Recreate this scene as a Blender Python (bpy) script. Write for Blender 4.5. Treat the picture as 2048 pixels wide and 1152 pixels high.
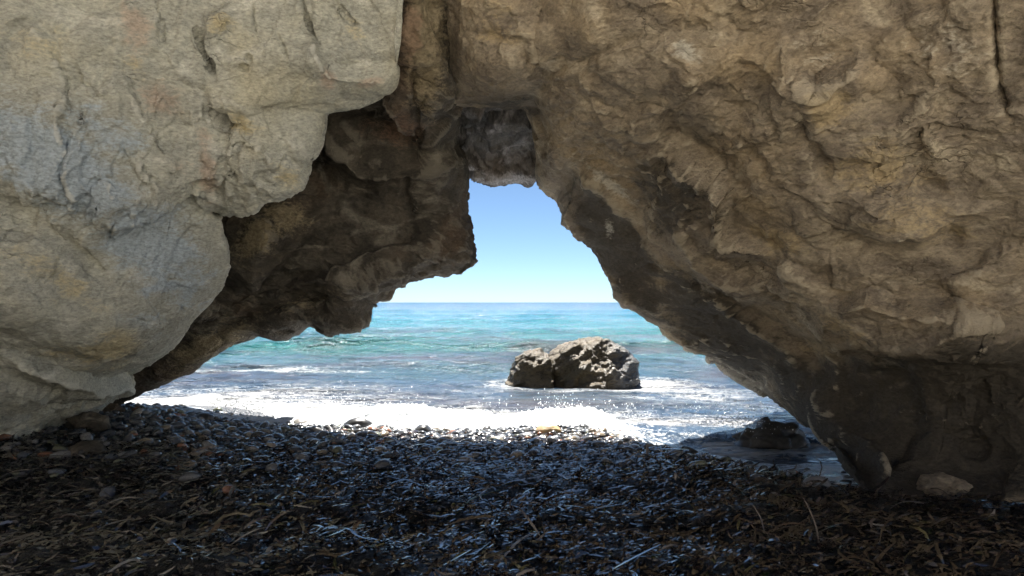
import bpy, math, random
import numpy as np
from mathutils import Vector

# ------------------------------------------------------------------ camera, sky, sun, exposure
for o in list(bpy.data.objects):
    bpy.data.objects.remove(o)
SC = bpy.context.scene
COL = SC.collection
F = 1479.0            # focal length in pixels of a 2048 wide frame (26 mm on a 36 mm sensor)
EYE = 1.4             # eye height over the beach in metres
CX, HY = 1024.0, 605.0

cam_data = bpy.data.cameras.new('camera')
cam_data.lens = 36.0 * F / 2048.0
cam_data.sensor_width = 36.0
cam_data.shift_y = (HY - 576.0) / 2048.0
cam_data.clip_start = 0.05
cam_data.clip_end = 60000.0
cam = bpy.data.objects.new('camera', cam_data)
cam.location = (0, 0, EYE)
cam.rotation_euler = (math.radians(90), 0, 0)
COL.objects.link(cam)
SC.camera = cam

SUN_EL, SUN_AZ = math.radians(58.0), math.radians(0.0)    # azimuth measured from +Y towards +X
world = bpy.data.worlds.new('World')
SC.world = world
world.use_nodes = True
wn = world.node_tree
wn.nodes.clear()
w_out = wn.nodes.new('ShaderNodeOutputWorld')
w_bg = wn.nodes.new('ShaderNodeBackground')
w_sky = wn.nodes.new('ShaderNodeTexSky')
w_sky.sky_type = 'NISHITA'
w_sky.sun_disc = False
w_sky.sun_elevation = SUN_EL
w_sky.sun_rotation = SUN_AZ
w_sky.altitude = 0
w_sky.air_density = 0.41
w_sky.dust_density = 0.3
w_sky.ozone_density = 3.5
w_bg.inputs['Strength'].default_value = 0.05
w_tint = wn.nodes.new('ShaderNodeMix')           # white balance of the phone camera, the same over the whole sky
w_tint.data_type = 'RGBA'; w_tint.blend_type = 'MULTIPLY'
w_tint.inputs[0].default_value = 1.0
w_tint.inputs[7].default_value = (0.87, 0.97, 0.93, 1)
wn.links.new(w_sky.outputs[0], w_tint.inputs[6])
wn.links.new(w_tint.outputs[2], w_bg.inputs[0])
wn.links.new(w_bg.outputs[0], w_out.inputs[0])

sun_data = bpy.data.lights.new('sun', 'SUN')
sun_data.energy = 5.0
sun_data.angle = math.radians(0.53)
sun_data.color = (1.0, 0.95, 0.87)
sun = bpy.data.objects.new('sun', sun_data)
sd = Vector((math.sin(SUN_AZ) * math.cos(SUN_EL), math.cos(SUN_AZ) * math.cos(SUN_EL), math.sin(SUN_EL)))
sun.rotation_euler = (-sd).to_track_quat('-Z', 'Y').to_euler()
sun.location = (2, 8, 20)
COL.objects.link(sun)

SC.view_settings.view_transform = 'Standard'
SC.view_settings.look = 'None'
SC.view_settings.exposure = 1.75
SC.view_settings.gamma = 1.0
SC.view_settings.use_curve_mapping = False
SC.render.engine = 'CYCLES'
SC.cycles.use_adaptive_sampling = True
SC.cycles.adaptive_threshold = 0.025
SC.cycles.max_bounces = 8
SC.cycles.diffuse_bounces = 4
SC.cycles.sample_clamp_indirect = 6.0

# ------------------------------------------------------------------ numeric helpers
RNG = np.random.default_rng(7)
random.seed(7)
_perm = RNG.permutation(256).astype(np.int32)
_perm = np.concatenate([_perm, _perm, _perm])
_g = RNG.normal(size=(256, 3)).astype(np.float32)
_g /= np.linalg.norm(_g, axis=1)[:, None]


def pnoise(P):
    P = np.asarray(P, np.float32)
    I = np.floor(P).astype(np.int32)
    f = P - I
    I &= 255
    u = f * f * f * (f * (f * 6 - 15) + 10)
    out = np.zeros(len(P), np.float32)
    for dx in (0, 1):
        a = _perm[I[:, 0] + dx]
        wx = u[:, 0] if dx else 1 - u[:, 0]
        for dy in (0, 1):
            b = _perm[a + I[:, 1] + dy]
            wy = wx * (u[:, 1] if dy else 1 - u[:, 1])
            for dz in (0, 1):
                h = _perm[b + I[:, 2] + dz]
                g = _g[h]
                dot = g[:, 0] * (f[:, 0] - dx) + g[:, 1] * (f[:, 1] - dy) + g[:, 2] * (f[:, 2] - dz)
                out += dot * wy * (u[:, 2] if dz else 1 - u[:, 2])
    return out * 1.6


def fbm(P, octv=4, lac=2.03, gain=0.5):
    s = 0; a = 1.0; t = 0
    P = np.asarray(P, np.float32)
    for k in range(octv):
        s = s + a * pnoise(P + 17.3 * k)
        t += a; a *= gain; P = P * lac
    return s / t


def ridged(P, octv=4, lac=2.1, gain=0.55):
    s = 0; a = 1.0; t = 0
    P = np.asarray(P, np.float32)
    for k in range(octv):
        s = s + a * (1 - np.abs(pnoise(P + 31.7 * k)) * 2)
        t += a; a *= gain; P = P * lac
    return s / t


_cj = RNG.random((256, 3)).astype(np.float32)
_ch = RNG.random(256).astype(np.float32)
_cd = RNG.normal(size=(256, 3)).astype(np.float32)
_cd /= np.linalg.norm(_cd, axis=1)[:, None]


def facets(P, tilt=0.8, soft=0.12):
    """Every Voronoi cell is a tilted plane: broken rock faces with small steps between them."""
    P = np.asarray(P, np.float32)
    I = np.floor(P).astype(np.int32)
    best = np.full(len(P), 9.0, np.float32); sec = best.copy()
    bid = np.zeros(len(P), np.int32)
    bv = np.zeros_like(P)
    for dx in (-1, 0, 1):
        for dy in (-1, 0, 1):
            for dz in (-1, 0, 1):
                J = I + np.array([dx, dy, dz], np.int32)
                K = J & 255
                h = _perm[_perm[_perm[K[:, 0]] + K[:, 1]] + K[:, 2]]
                v = P - J - _cj[h]
                d = (v * v).sum(1)
                m = d < best
                sec = np.where(m, best, np.minimum(sec, d))
                best = np.where(m, d, best)
                bid = np.where(m, h, bid)
                bv[m] = v[m]
    edge = np.sqrt(sec) - np.sqrt(best)
    val = (_ch[bid] - 0.5) + tilt * (bv * _cd[bid]).sum(1)
    return val * np.clip(edge / soft, 0.25 if soft < 0.2 else 0.0, 1), edge, _ch[bid]


def pchip(xk, yk, x):
    """Shape-keeping cubic through (xk, yk[..., c]) at x."""
    xk = np.asarray(xk, float); yk = np.asarray(yk, float)
    h = np.diff(xk)
    sh = (slice(None),) + (None,) * (yk.ndim - 1)
    dl = np.diff(yk, axis=0) / h[sh]
    m = np.zeros_like(yk)
    if len(xk) > 2:
        w1 = (2 * h[1:] + h[:-1])[sh]; w2 = (h[1:] + 2 * h[:-1])[sh]
        a, b = dl[:-1], dl[1:]
        ok = a * b > 0
        with np.errstate(divide='ignore', invalid='ignore'):
            hm = (w1 + w2) / (w1 / a + w2 / b)
        m[1:-1] = np.where(ok, hm, 0)
    m[0] = dl[0]; m[-1] = dl[-1]
    i = np.clip(np.searchsorted(xk, x) - 1, 0, len(h) - 1)
    t = ((x - xk[i]) / h[i])[sh]
    hh = h[i][sh]
    return ((2 * t**3 - 3 * t**2 + 1) * yk[i] + (t**3 - 2 * t**2 + t) * hh * m[i]
            + (-2 * t**3 + 3 * t**2) * yk[i + 1] + (t**3 - t**2) * hh * m[i + 1])


def at(px, py, d):
    px, py, d = np.asarray(px, float), np.asarray(py, float), np.asarray(d, float)
    return np.stack([(px - CX) / F * d, d, EYE + (HY - py) / F * d], -1)


def to_px(P):
    d = np.maximum(P[:, 1], 0.3)
    return CX + P[:, 0] / d * F, HY - (P[:, 2] - EYE) / d * F


def sstep(a, b, x):
    t = np.clip((x - a) / (b - a), 0, 1)
    return t * t * (3 - 2 * t)


def mesh_np(name, V, Q, mat, parent=None, smooth=True, attrs=None, colors=None):
    me = bpy.data.meshes.new(name)
    V = np.ascontiguousarray(V, np.float32); Q = np.ascontiguousarray(Q, np.int32)
    n, k = Q.shape
    me.vertices.add(len(V)); me.vertices.foreach_set('co', V.ravel())
    me.loops.add(n * k); me.loops.foreach_set('vertex_index', Q.ravel())
    me.polygons.add(n)
    me.polygons.foreach_set('loop_start', np.arange(0, n * k, k, dtype=np.int32))
    me.polygons.foreach_set('loop_total', np.full(n, k, np.int32))
    me.polygons.foreach_set('use_smooth', np.full(n, smooth, bool))
    me.update(calc_edges=True)
    for an, av in (attrs or {}).items():
        a = me.attributes.new(an, 'FLOAT', 'POINT')
        a.data.foreach_set('value', np.ascontiguousarray(av, np.float32))
    for an, av in (colors or {}).items():
        a = me.attributes.new(an, 'FLOAT_COLOR', 'POINT')
        c = np.ones((len(V), 4), np.float32); c[:, :3] = av
        a.data.foreach_set('color', c.ravel())
    me.materials.append(mat)
    o = bpy.data.objects.new(name, me)
    COL.objects.link(o)
    if parent is not None:
        o.parent = parent
    return o


def grid_quads(nr, nc, flip=False):
    i = np.arange(nr * nc).reshape(nr, nc)
    q = np.stack([i[:-1, :-1], i[:-1, 1:], i[1:, 1:], i[1:, :-1]], -1).reshape(-1, 4)
    return q[:, ::-1] if flip else q


def grid_normals(G):
    du = np.gradient(G, axis=1); dv = np.gradient(G, axis=0)
    n = np.cross(du, dv)
    l = np.linalg.norm(n, axis=2, keepdims=True)
    return n / np.maximum(l, 1e-9)


def tag(o, label=None, cat=None, group=None, kind=None):
    if label: o['label'] = label
    if cat: o['category'] = cat
    if group: o['group'] = group
    if kind: o['kind'] = kind
    return o


def empty(name, loc=(0, 0, 0)):
    o = bpy.data.objects.new(name, None)
    o.location = loc
    o.empty_display_size = 0.3
    COL.objects.link(o)
    return o


# ------------------------------------------------------------------ material helpers
class NT:
    def __init__(self, name):
        self.m = bpy.data.materials.new(name)
        self.m.use_nodes = True
        self.t = self.m.node_tree
        self.t.nodes.clear()
        self.out = self.n('ShaderNodeOutputMaterial')

    def n(self, typ, **kw):
        nd = self.t.nodes.new(typ)
        for k, v in kw.items():
            if k.startswith('i_'):
                self.s(nd.inputs[k[2:]], v)
            else:
                setattr(nd, k, v)
        return nd

    def s(self, sock, v):
        if isinstance(v, bpy.types.NodeSocket):
            self.t.links.new(v, sock)
        elif isinstance(v, (tuple, list)) and len(v) == 3 and sock.type == 'RGBA':
            sock.default_value = (*v, 1)
        else:
            sock.default_value = v

    def pos(self, scale=(1, 1, 1), rot=(0, 0, 0)):
        g = self.n('ShaderNodeNewGeometry')
        mp = self.n('ShaderNodeMapping')
        self.s(mp.inputs['Vector'], g.outputs['Position'])
        mp.inputs['Scale'].default_value = scale
        mp.inputs['Rotation'].default_value = rot
        return mp.outputs[0]

    def noise(self, vec, scale, detail=4, rough=0.55, dist=0.0):
        nd = self.n('ShaderNodeTexNoise')
        self.s(nd.inputs['Vector'], vec)
        nd.inputs['Scale'].default_value = scale
        nd.inputs['Detail'].default_value = detail
        nd.inputs['Roughness'].default_value = rough
        nd.inputs['Distortion'].default_value = dist
        return nd

    def vor(self, vec, scale, feature='F1', rnd=1.0):
        nd = self.n('ShaderNodeTexVoronoi', feature=feature)
        self.s(nd.inputs['Vector'], vec)
        nd.inputs['Scale'].default_value = scale
        nd.inputs['Randomness'].default_value = rnd
        return nd

    def math(self, op, a, b=None, c=None, clamp=False):
        nd = self.n('ShaderNodeMath', operation=op, use_clamp=clamp)
        self.s(nd.inputs[0], a)
        if b is not None: self.s(nd.inputs[1], b)
        if c is not None: self.s(nd.inputs[2], c)
        return nd.outputs[0]

    def rng(self, v, a, b, c=0.0, d=1.0, smooth=True):
        nd = self.n('ShaderNodeMapRange', interpolation_type='SMOOTHSTEP' if smooth else 'LINEAR')
        self.s(nd.inputs[0], v)
        for i, x in enumerate((a, b, c, d)):
            self.s(nd.inputs[i + 1], x)
        return nd.outputs[0]

    def mix(self, f, a, b, blend='MIX'):
        nd = self.n('ShaderNodeMix', data_type='RGBA', blend_type=blend)
        self.s(nd.inputs[0], f); self.s(nd.inputs[6], a); self.s(nd.inputs[7], b)
        return nd.outputs[2]

    def attr(self, name, col=False):
        nd = self.n('ShaderNodeAttribute', attribute_name=name)
        return nd.outputs['Color' if col else 'Fac']

    def bump(self, h, strength, dist, normal=None):
        nd = self.n('ShaderNodeBump')
        self.s(nd.inputs['Height'], h)
        nd.inputs['Strength'].default_value = strength
        nd.inputs['Distance'].default_value = dist
        if normal is not None: self.s(nd.inputs['Normal'], normal)
        return nd.outputs[0]

    def bsdf(self, color, rough=0.8, normal=None, spec=0.5, ior=1.5, **kw):
        b = self.n('ShaderNodeBsdfPrincipled')
        self.s(b.inputs['Base Color'], color)
        self.s(b.inputs['Roughness'], rough)
        self.s(b.inputs['Specular IOR Level'], spec)
        b.inputs['IOR'].default_value = ior
        if normal is not None: self.s(b.inputs['Normal'], normal)
        for k, v in kw.items():
            self.s(b.inputs[k], v)
        return b.outputs[0]

    def done(self, sh):
        self.t.links.new(sh, self.out.inputs['Surface'])
        return self.m


def rock_material(name, base, dark, warm, pale, rot, veins=0.0, stain_shade=None, rough=0.85, grain=(1, 1, 1), fine=1.0):
    """Weathered schist: mottled ground colour, ochre patches, thin pale veins, dark specks, darker rock and painted-in shade."""
    t = NT(name)
    p = t.pos()
    ps = t.pos(scale=grain, rot=rot)
    big = t.noise(p, 0.9, 4, 0.6).outputs[0]
    mid = t.noise(ps, 3.2, 5, 0.64, 0.6).outputs[0]
    fin = t.noise(ps, 26, 4, 0.7).outputs[0]
    spk = t.noise(p, 95, 2, 0.7).outputs[0]
    c = t.mix(t.rng(mid, 0.34, 0.68), dark, base)
    c = t.mix(t.rng(big, 0.5, 0.72, 0, 0.8), c, warm)
    c = t.mix(t.rng(t.noise(ps, 1.7, 4, 0.6, 1.0).outputs[0], 0.52, 0.74, 0, 0.85), c, pale)
    if stain_shade:
        for an, colr, amt in stain_shade:
            a = t.attr(an)
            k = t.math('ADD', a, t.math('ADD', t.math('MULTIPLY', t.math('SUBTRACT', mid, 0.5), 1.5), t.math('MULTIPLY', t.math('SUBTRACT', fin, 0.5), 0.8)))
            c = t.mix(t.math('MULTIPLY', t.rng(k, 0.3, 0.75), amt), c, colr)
    c = t.mix(0.75, c, t.mix(t.rng(fin, 0.25, 0.75), (0.55, 0.55, 0.55), (1.35, 1.35, 1.35)), 'MULTIPLY')
    c = t.mix(t.rng(spk, 0.6, 0.78, 0, 0.45), c, (0.06, 0.055, 0.045))
    jit = t.n('ShaderNodeVectorMath', operation='ADD')
    js = t.n('ShaderNodeVectorMath', operation='SCALE')
    t.s(js.inputs[0], t.noise(p, 7, 3, 0.6).outputs['Color']); js.inputs['Scale'].default_value = 0.22
    t.s(jit.inputs[0], ps); t.s(jit.inputs[1], js.outputs[0])
    fr = t.vor(jit.outputs[0], 3.6, 'DISTANCE_TO_EDGE').outputs['Distance']
    chip = t.vor(jit.outputs[0], 19)
    chips = t.math('ADD', t.math('MULTIPLY', chip.outputs['Distance'], -0.3), t.math('MULTIPLY', t.n('ShaderNodeSeparateXYZ', i_Vector=chip.outputs['Color']).outputs[0], 0.2))
    gate0 = t.rng(t.noise(p, 1.3, 3).outputs[0], 0.56, 0.70)
    cut = t.math('MULTIPLY', t.rng(fr, 0.0, 0.03, -0.8, 0.0), gate0)
    h = t.math('ADD', t.math('ADD', t.math('ADD', t.math('MULTIPLY', fin, 0.9), t.math('MULTIPLY', spk, 0.22)), t.math('MULTIPLY', mid, 1.2)), t.math('ADD', cut, chips))
    if veins:
        w = t.n('ShaderNodeVectorMath', operation='ADD')
        nz = t.noise(p, 1.6, 5, 0.6)
        sc = t.n('ShaderNodeVectorMath', operation='SCALE'); t.s(sc.inputs[0], nz.outputs['Color']); sc.inputs['Scale'].default_value = 0.55
        t.s(w.inputs[0], ps); t.s(w.inputs[1], sc.outputs[0])
        e = t.vor(w.outputs[0], 0.9, 'DISTANCE_TO_EDGE').outputs['Distance']
        gate = t.rng(t.noise(p, 1.3, 3).outputs[0], 0.46, 0.6)
        v = t.rng(e, 0.003, 0.013, 1, 0)
        v = t.math('MULTIPLY', t.math('MULTIPLY', v, gate), t.math('MULTIPLY', t.attr('vein'), veins))
        c = t.mix(v, c, pale)
        h = t.math('ADD', h, t.math('MULTIPLY', v, 0.25))
    c = t.mix(t.math('MULTIPLY', t.rng(t.math('ADD', t.attr('worn'), t.math('MULTIPLY', t.math('SUBTRACT', fin, 0.5), 0.8)), 0.25, 0.9), 0.5), c, pale)
    n1 = t.bump(h, 0.9, 0.022 * fine)
    return t.done(t.bsdf(c, rough, n1, 0.3))


# ------------------------------------------------------------------ the rock arch: lofted rock masses
def loft(curves, nu, nv, ukeys=None):
    """curves: list of [(px,py,d), ...], all with the same number of stations. Returns (nv,nu,3) world points."""
    C = np.array([[list(p) for p in c] for c in curves], float)      # nc, ns, 3
    ns = C.shape[1]
    W = at(C[..., 0], C[..., 1], C[..., 2])
    px = np.clip(C[..., 0], -150, 2200); py = np.clip(C[..., 1], -120, 1200)
    du = np.hypot(np.diff(px, axis=1), np.diff(py, axis=1)).mean(0) + 18
    dv = np.hypot(np.diff(px, axis=0), np.diff(py, axis=0)).mean(1) + 12
    su = np.concatenate([[0], np.cumsum(du)]); sv = np.concatenate([[0], np.cumsum(dv)])
    uk = np.interp(np.linspace(0, su[-1], nu), su, np.arange(ns))
    vk = np.interp(np.linspace(0, sv[-1], nv), sv, np.arange(len(curves)))
    A = pchip(np.arange(ns), W.transpose(1, 0, 2), uk)               # nu, nc, 3
    B = pchip(np.arange(len(curves)), A.transpose(1, 0, 2), vk)      # nv, nu, 3
    return B, vk


def poly_dist(px, py, poly):
    """distance to a polyline, sign (+ on the left going along it on screen) and parameter 0..1"""
    best = np.full(len(px), 1e9); sg = np.zeros(len(px)); tt = np.zeros(len(px))
    L = len(poly) - 1
    for k in range(L):
        ax, ay = poly[k]; bx, by = poly[k + 1]
        ex, ey = bx - ax, by - ay
        l2 = ex * ex + ey * ey
        t = np.clip(((px - ax) * ex + (py - ay) * ey) / l2, 0, 1)
        qx, qy = px - ax - t * ex, py - ay - t * ey
        d = np.hypot(qx, qy)
        cr = ex * (py - ay) - ey * (px - ax)
        m = d < best
        best = np.where(m, d, best)
        sg = np.where(m, np.sign(-cr), sg)
        tt = np.where(m, (k + t) / L, tt)
    return best, sg, tt


def sculpt(px, py, ops, wob):
    """ledge: raise the rock on one side of a traced edge; groove: a crack; bump / dent: round swelling or hollow"""
    H = np.zeros(len(px)); crack = np.zeros(len(px))
    for op in ops:
        if op[0] == 'ledge':
            _, poly, h, fall = op[:4]
            m = (px > min(p[0] for p in poly) - 3 * abs(fall)) & (px < max(p[0] for p in poly) + 3 * abs(fall)) & \
                (py > min(p[1] for p in poly) - 3 * abs(fall)) & (py < max(p[1] for p in poly) + 3 * abs(fall))
            d, s, t = poly_dist(px[m] + wob[m, 0] * 12, py[m] + wob[m, 1] * 12, poly)
            ends = sstep(0, 0.25, np.minimum(t, 1 - t))
            side = np.where(s > 0, 1.0, 0.0)
            up = h * np.exp(-d / abs(fall)) * sstep(0, 13, d) * side * ends
            H[m] += up
            crack[m] = np.maximum(crack[m], (1 - side) * np.exp(-(d / 9) ** 2) * 0.5 * ends)
        elif op[0] == 'groove':
            _, poly, h, w = op
            m = (px > min(p[0] for p in poly) - 5 * w) & (px < max(p[0] for p in poly) + 5 * w) & \
                (py > min(p[1] for p in poly) - 5 * w) & (py < max(p[1] for p in poly) + 5 * w)
            d, s, t = poly_dist(px[m] + wob[m, 0] * 9, py[m] + wob[m, 1] * 9, poly)
            ends = np.minimum(1, np.minimum(t, 1 - t) / 0.2)
            g = np.exp(-(d / w) ** 2) * ends
            H[m] -= h * g
            crack[m] = np.maximum(crack[m], g * 0.8)
        else:
            _, (x, y), (rx, ry), h = op[:4]
            a = math.radians(op[4]) if len(op) > 4 else 0
            dx, dy = px - x + wob[:, 0] * 22, py - y + wob[:, 1] * 22
            ex = (dx * math.cos(a) + dy * math.sin(a)) / rx
            ey = (-dx * math.sin(a) + dy * math.cos(a)) / ry
            H += h * np.exp(-(ex * ex + ey * ey) ** 1.3)
    return H, crack


def rock_part(name, curves, nu, nv, mat, parent, ops=(), seed=0.0, big=0.10, facet=0.06, fine=0.02,
              strata=(1, 1, 1), masks=None, kind_rot=0.0, fold=(0.0, 0.0, 1.0)):
    G, vk = loft(curves, nu, nv)
    nr, nc = G.shape[:2]
    vrow = np.repeat(vk, nc)

    def normals(G):
        n = grid_normals(G)
        return n * sign

    sign = 1.0
    n0 = grid_normals(G)
    P = G.reshape(-1, 3)
    px, py = to_px(P)
    vis = (px > 0) & (px < 2048) & (py > 0) & (py < 1150)
    cdir = np.array([0, 0, EYE]) - P
    if (n0.reshape(-1, 3)[vis] * cdir[vis]).sum(1).mean() < 0:
        sign = -1.0
    # large forms
    N = normals(G).reshape(-1, 3)
    wob = np.stack([fbm(P * 2.1 + seed, 4), fbm(P * 2.1 + seed + 40, 4)], 1)
    H, crack = sculpt(px, py, list(ops), wob)
    fa, famp, fsc = fold
    al = P[:, 0] * math.cos(fa) - P[:, 2] * math.sin(fa); ac = P[:, 0] * math.sin(fa) + P[:, 2] * math.cos(fa)
    FQ = np.stack([al * 0.28, P[:, 1] * 0.4, ac], 1) * fsc + wob[:, [0, 1, 0]] * 0.12
    f0, _, _ = facets(FQ + seed * 0.7, 1.1, 0.3)
    famp = famp * (0.2 + 0.8 * sstep(2.6, 3.6, vrow))
    P = P + N * (H + big * fbm(P * 0.75 + seed, 3) + famp * (0.7 * f0 + 0.6 * (ridged(FQ * 0.9 + seed, 2) - 0.5)))[:, None]
    G = P.reshape(nr, nc, 3)
    # broken facets, two sizes, pulled along the bedding
    N = normals(G).reshape(-1, 3)
    ca, sa = math.cos(kind_rot), math.sin(kind_rot)
    R = np.array([[ca, 0, sa], [0, 1, 0], [-sa, 0, ca]])
    S = (P @ R.T) * np.array(strata)
    wv = np.stack([fbm(P * 1.3 + seed + k * 9, 3) for k in range(3)], 1) * 0.45
    f1, e1, _ = facets(S * 1.15 + wv + seed)
    f2, e2, _ = facets(S * 3.1 + wv * 2.2 + seed + 5)
    am = (0.5 + 0.5 * sstep(2.1, 2.9, np.abs(vrow - 2.0) + 2.0) if name == 'pale_slab' else 1.0) * (0.55 + 0.9 * sstep(-0.25, 0.4, fbm(P * 0.6 + seed + 77, 2)))
    P = P + N * ((f1 * facet * 1.6 + f2 * facet * 0.75) * am)[:, None]
    G = P.reshape(nr, nc, 3)
    N = normals(G).reshape(-1, 3)
    S = (P @ R.T) * np.array(strata)
    d3 = ridged(S * 3.3 + wv * 2 + seed, 4) - 0.45
    d4 = fbm(S * 11 + seed, 4)
    f3, e3, _ = facets(S * 8.5 + wv * 6 + seed + 9)
    P = P + N * (fine * am * (1.0 * d3 + 0.9 * d4 + 0.55 * f3))[:, None]
    G = P.reshape(nr, nc, 3)
    N = normals(G).reshape(-1, 3)
    lap = np.zeros_like(G)
    for st_ in (2, 5):
        l2 = 4 * G - np.roll(G, st_, 0) - np.roll(G, -st_, 0) - np.roll(G, st_, 1) - np.roll(G, -st_, 1)
        l2[:st_] = 0; l2[-st_:] = 0; l2[:, :st_] = 0; l2[:, -st_:] = 0
        lap += l2 / st_
    worn = (lap.reshape(-1, 3) * N).sum(1)
    worn = sstep(*np.percentile(worn[vis], (72, 99)), worn)      # proud edges rubbed pale
    attrs = {'worn': worn}
    bx, by = to_px(P)
    for an, blobs in (masks or {}).items():
        M = np.zeros(len(P))
        for (x, y), (rx, ry), ang, amt in blobs:
            a = math.radians(ang)
            dx, dy = bx - x, by - y
            ex = (dx * math.cos(a) + dy * math.sin(a)) / rx
            ey = (-dx * math.sin(a) + dy * math.cos(a)) / ry
            M = np.maximum(M, amt * np.exp(-(ex * ex + ey * ey)))
        attrs[an] = M
    return mesh_np(name, P, grid_quads(nr, nc, sign < 0), mat, parent, True, attrs)


M_left = rock_material('pale_schist', (0.56, 0.555, 0.47), (0.41, 0.41, 0.36), (0.58, 0.54, 0.40), (0.72, 0.71, 0.63),
                       (0, 0.6, 0), 0.0, [('grey', (0.43, 0.495, 0.545), 0.95), ('ochre', (0.56, 0.46, 0.25), 0.65),
                                           ('rust', (0.46, 0.31, 0.23), 0.5)], grain=(1, 1, 2.2), fine=0.8)
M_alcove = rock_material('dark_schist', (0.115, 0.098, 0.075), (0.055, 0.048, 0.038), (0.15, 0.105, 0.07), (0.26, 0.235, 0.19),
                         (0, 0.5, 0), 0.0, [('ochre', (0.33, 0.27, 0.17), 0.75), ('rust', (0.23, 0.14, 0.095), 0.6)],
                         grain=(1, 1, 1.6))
M_right = rock_material('brown_schist', (0.41, 0.34, 0.245), (0.225, 0.185, 0.14), (0.45, 0.345, 0.21), (0.58, 0.50, 0.37),
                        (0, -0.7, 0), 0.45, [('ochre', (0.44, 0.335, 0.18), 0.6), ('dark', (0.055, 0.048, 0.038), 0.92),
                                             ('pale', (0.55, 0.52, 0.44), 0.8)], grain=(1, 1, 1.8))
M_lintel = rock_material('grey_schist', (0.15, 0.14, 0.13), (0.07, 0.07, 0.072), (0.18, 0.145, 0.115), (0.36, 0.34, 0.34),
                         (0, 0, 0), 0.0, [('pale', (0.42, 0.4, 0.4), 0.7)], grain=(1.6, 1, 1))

arch = tag(empty('rock_arch', (0, 6.5, 0)), 'huge natural rock arch framing the sea, pale on one side and brown on the other', 'rock arch')
arch.location = (0, 0, 0)

# right wall with the near ceiling: silhouette first, then inner ridge, mid face, frame edge, far outside
R1 = [(868, -320, 5.3), (880, 0, 5.9), (893, 110, 6.4), (905, 214, 7.0), (1000, 222, 7.2), (1052, 226, 7.4), (1072, 290, 8.0),
      (1077, 348, 8.3), (1092, 378, 8.35), (1121, 401, 8.4), (1136, 452, 8.3), (1160, 480, 8.25), (1190, 513, 8.2), (1206, 550, 8.2),
      (1236, 578, 8.25), (1243, 600, 8.3), (1280, 624, 8.35), (1328, 650, 8.5), (1348, 678, 8.7), (1420, 716, 9.4), (1478, 762, 10.6),
      (1560, 800, 9.6), (1622, 852, 8.0), (1688, 930, 6.35), (1740, 1005, 5.6)]
R2 = [(905, -320, 5.1), (925, 0, 5.6), (945, 90, 5.95), (965, 160, 6.3), (1010, 185, 6.4), (1060, 190, 6.5), (1085, 240, 6.7),
      (1110, 300, 6.9), (1130, 312, 6.95), (1165, 322, 7.0), (1200, 350, 7.05), (1240, 380, 7.1), (1285, 415, 7.1), (1310, 460, 7.2),
      (1350, 510, 7.3), (1385, 550, 7.4), (1420, 590, 7.5), (1460, 630, 7.7), (1490, 660, 7.8), (1535, 700, 7.9), (1580, 745, 7.9),
      (1640, 810, 7.2), (1690, 875, 6.5), (1755, 950, 5.9), (1800, 1010, 5.6)]
R3 = [(1060, -340, 4.7), (1085, -40, 5.1), (1110, 20, 5.25), (1135, 70, 5.4), (1160, 90, 5.45), (1190, 110, 5.5), (1220, 140, 5.5),
      (1250, 175, 5.55), (1285, 205, 5.6), (1325, 235, 5.6), (1370, 270, 5.65), (1410, 300, 5.7), (1455, 340, 5.75), (1500, 385, 5.8),
      (1540, 430, 5.85), (1580, 480, 5.95), (1620, 530, 6.0), (1660, 580, 6.1), (1700, 620, 6.1), (1740, 670, 6.1), (1770, 730, 6.1),
      (1800, 800, 6.0), (1830, 870, 5.9), (1880, 950, 5.75), (1910, 1010, 5.5)]
R4 = [(1400, -420, 4.1), (1450, -180, 4.3), (1490, -110, 4.4), (1530, -60, 4.5), (1570, -20, 4.5), (1610, 10, 4.55), (1650, 40, 4.6),
      (1690, 75, 4.6), (1730, 110, 4.65), (1770, 145, 4.7), (1810, 185, 4.75), (1850, 225, 4.8), (1890, 270, 4.85), (1920, 320, 4.95),
      (1950, 370, 5.0), (1980, 420, 5.1), (2000, 480, 5.2), (2020, 540, 5.3), (2035, 600, 5.4), (2045, 670, 5.5), (2055, 740, 5.55),
      (2060, 815, 5.55), (2070, 890, 5.5), (2080, 960, 5.4), (2090, 1020, 5.25)]
R5 = [(x + 560, y - 260 + 17 * k, d - 0.85) for k, (x, y, d) in enumerate(R4)]
R6 = [(x + 1500, y - 500 + 30 * k, d - 1.5) for k, (x, y, d) in enumerate(R4)]
R0 = [(x + 45, y - 60, d + 0.4) if k < 14 else (x + 18, y - 30, d + 1.1) for k, (x, y, d) in enumerate(R1)]
Rb = [(x + 260, y - 360, d + 0.9) if k < 14 else (x + 70, y - 130, d + 2.9) for k, (x, y, d) in enumerate(R1)]
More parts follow.
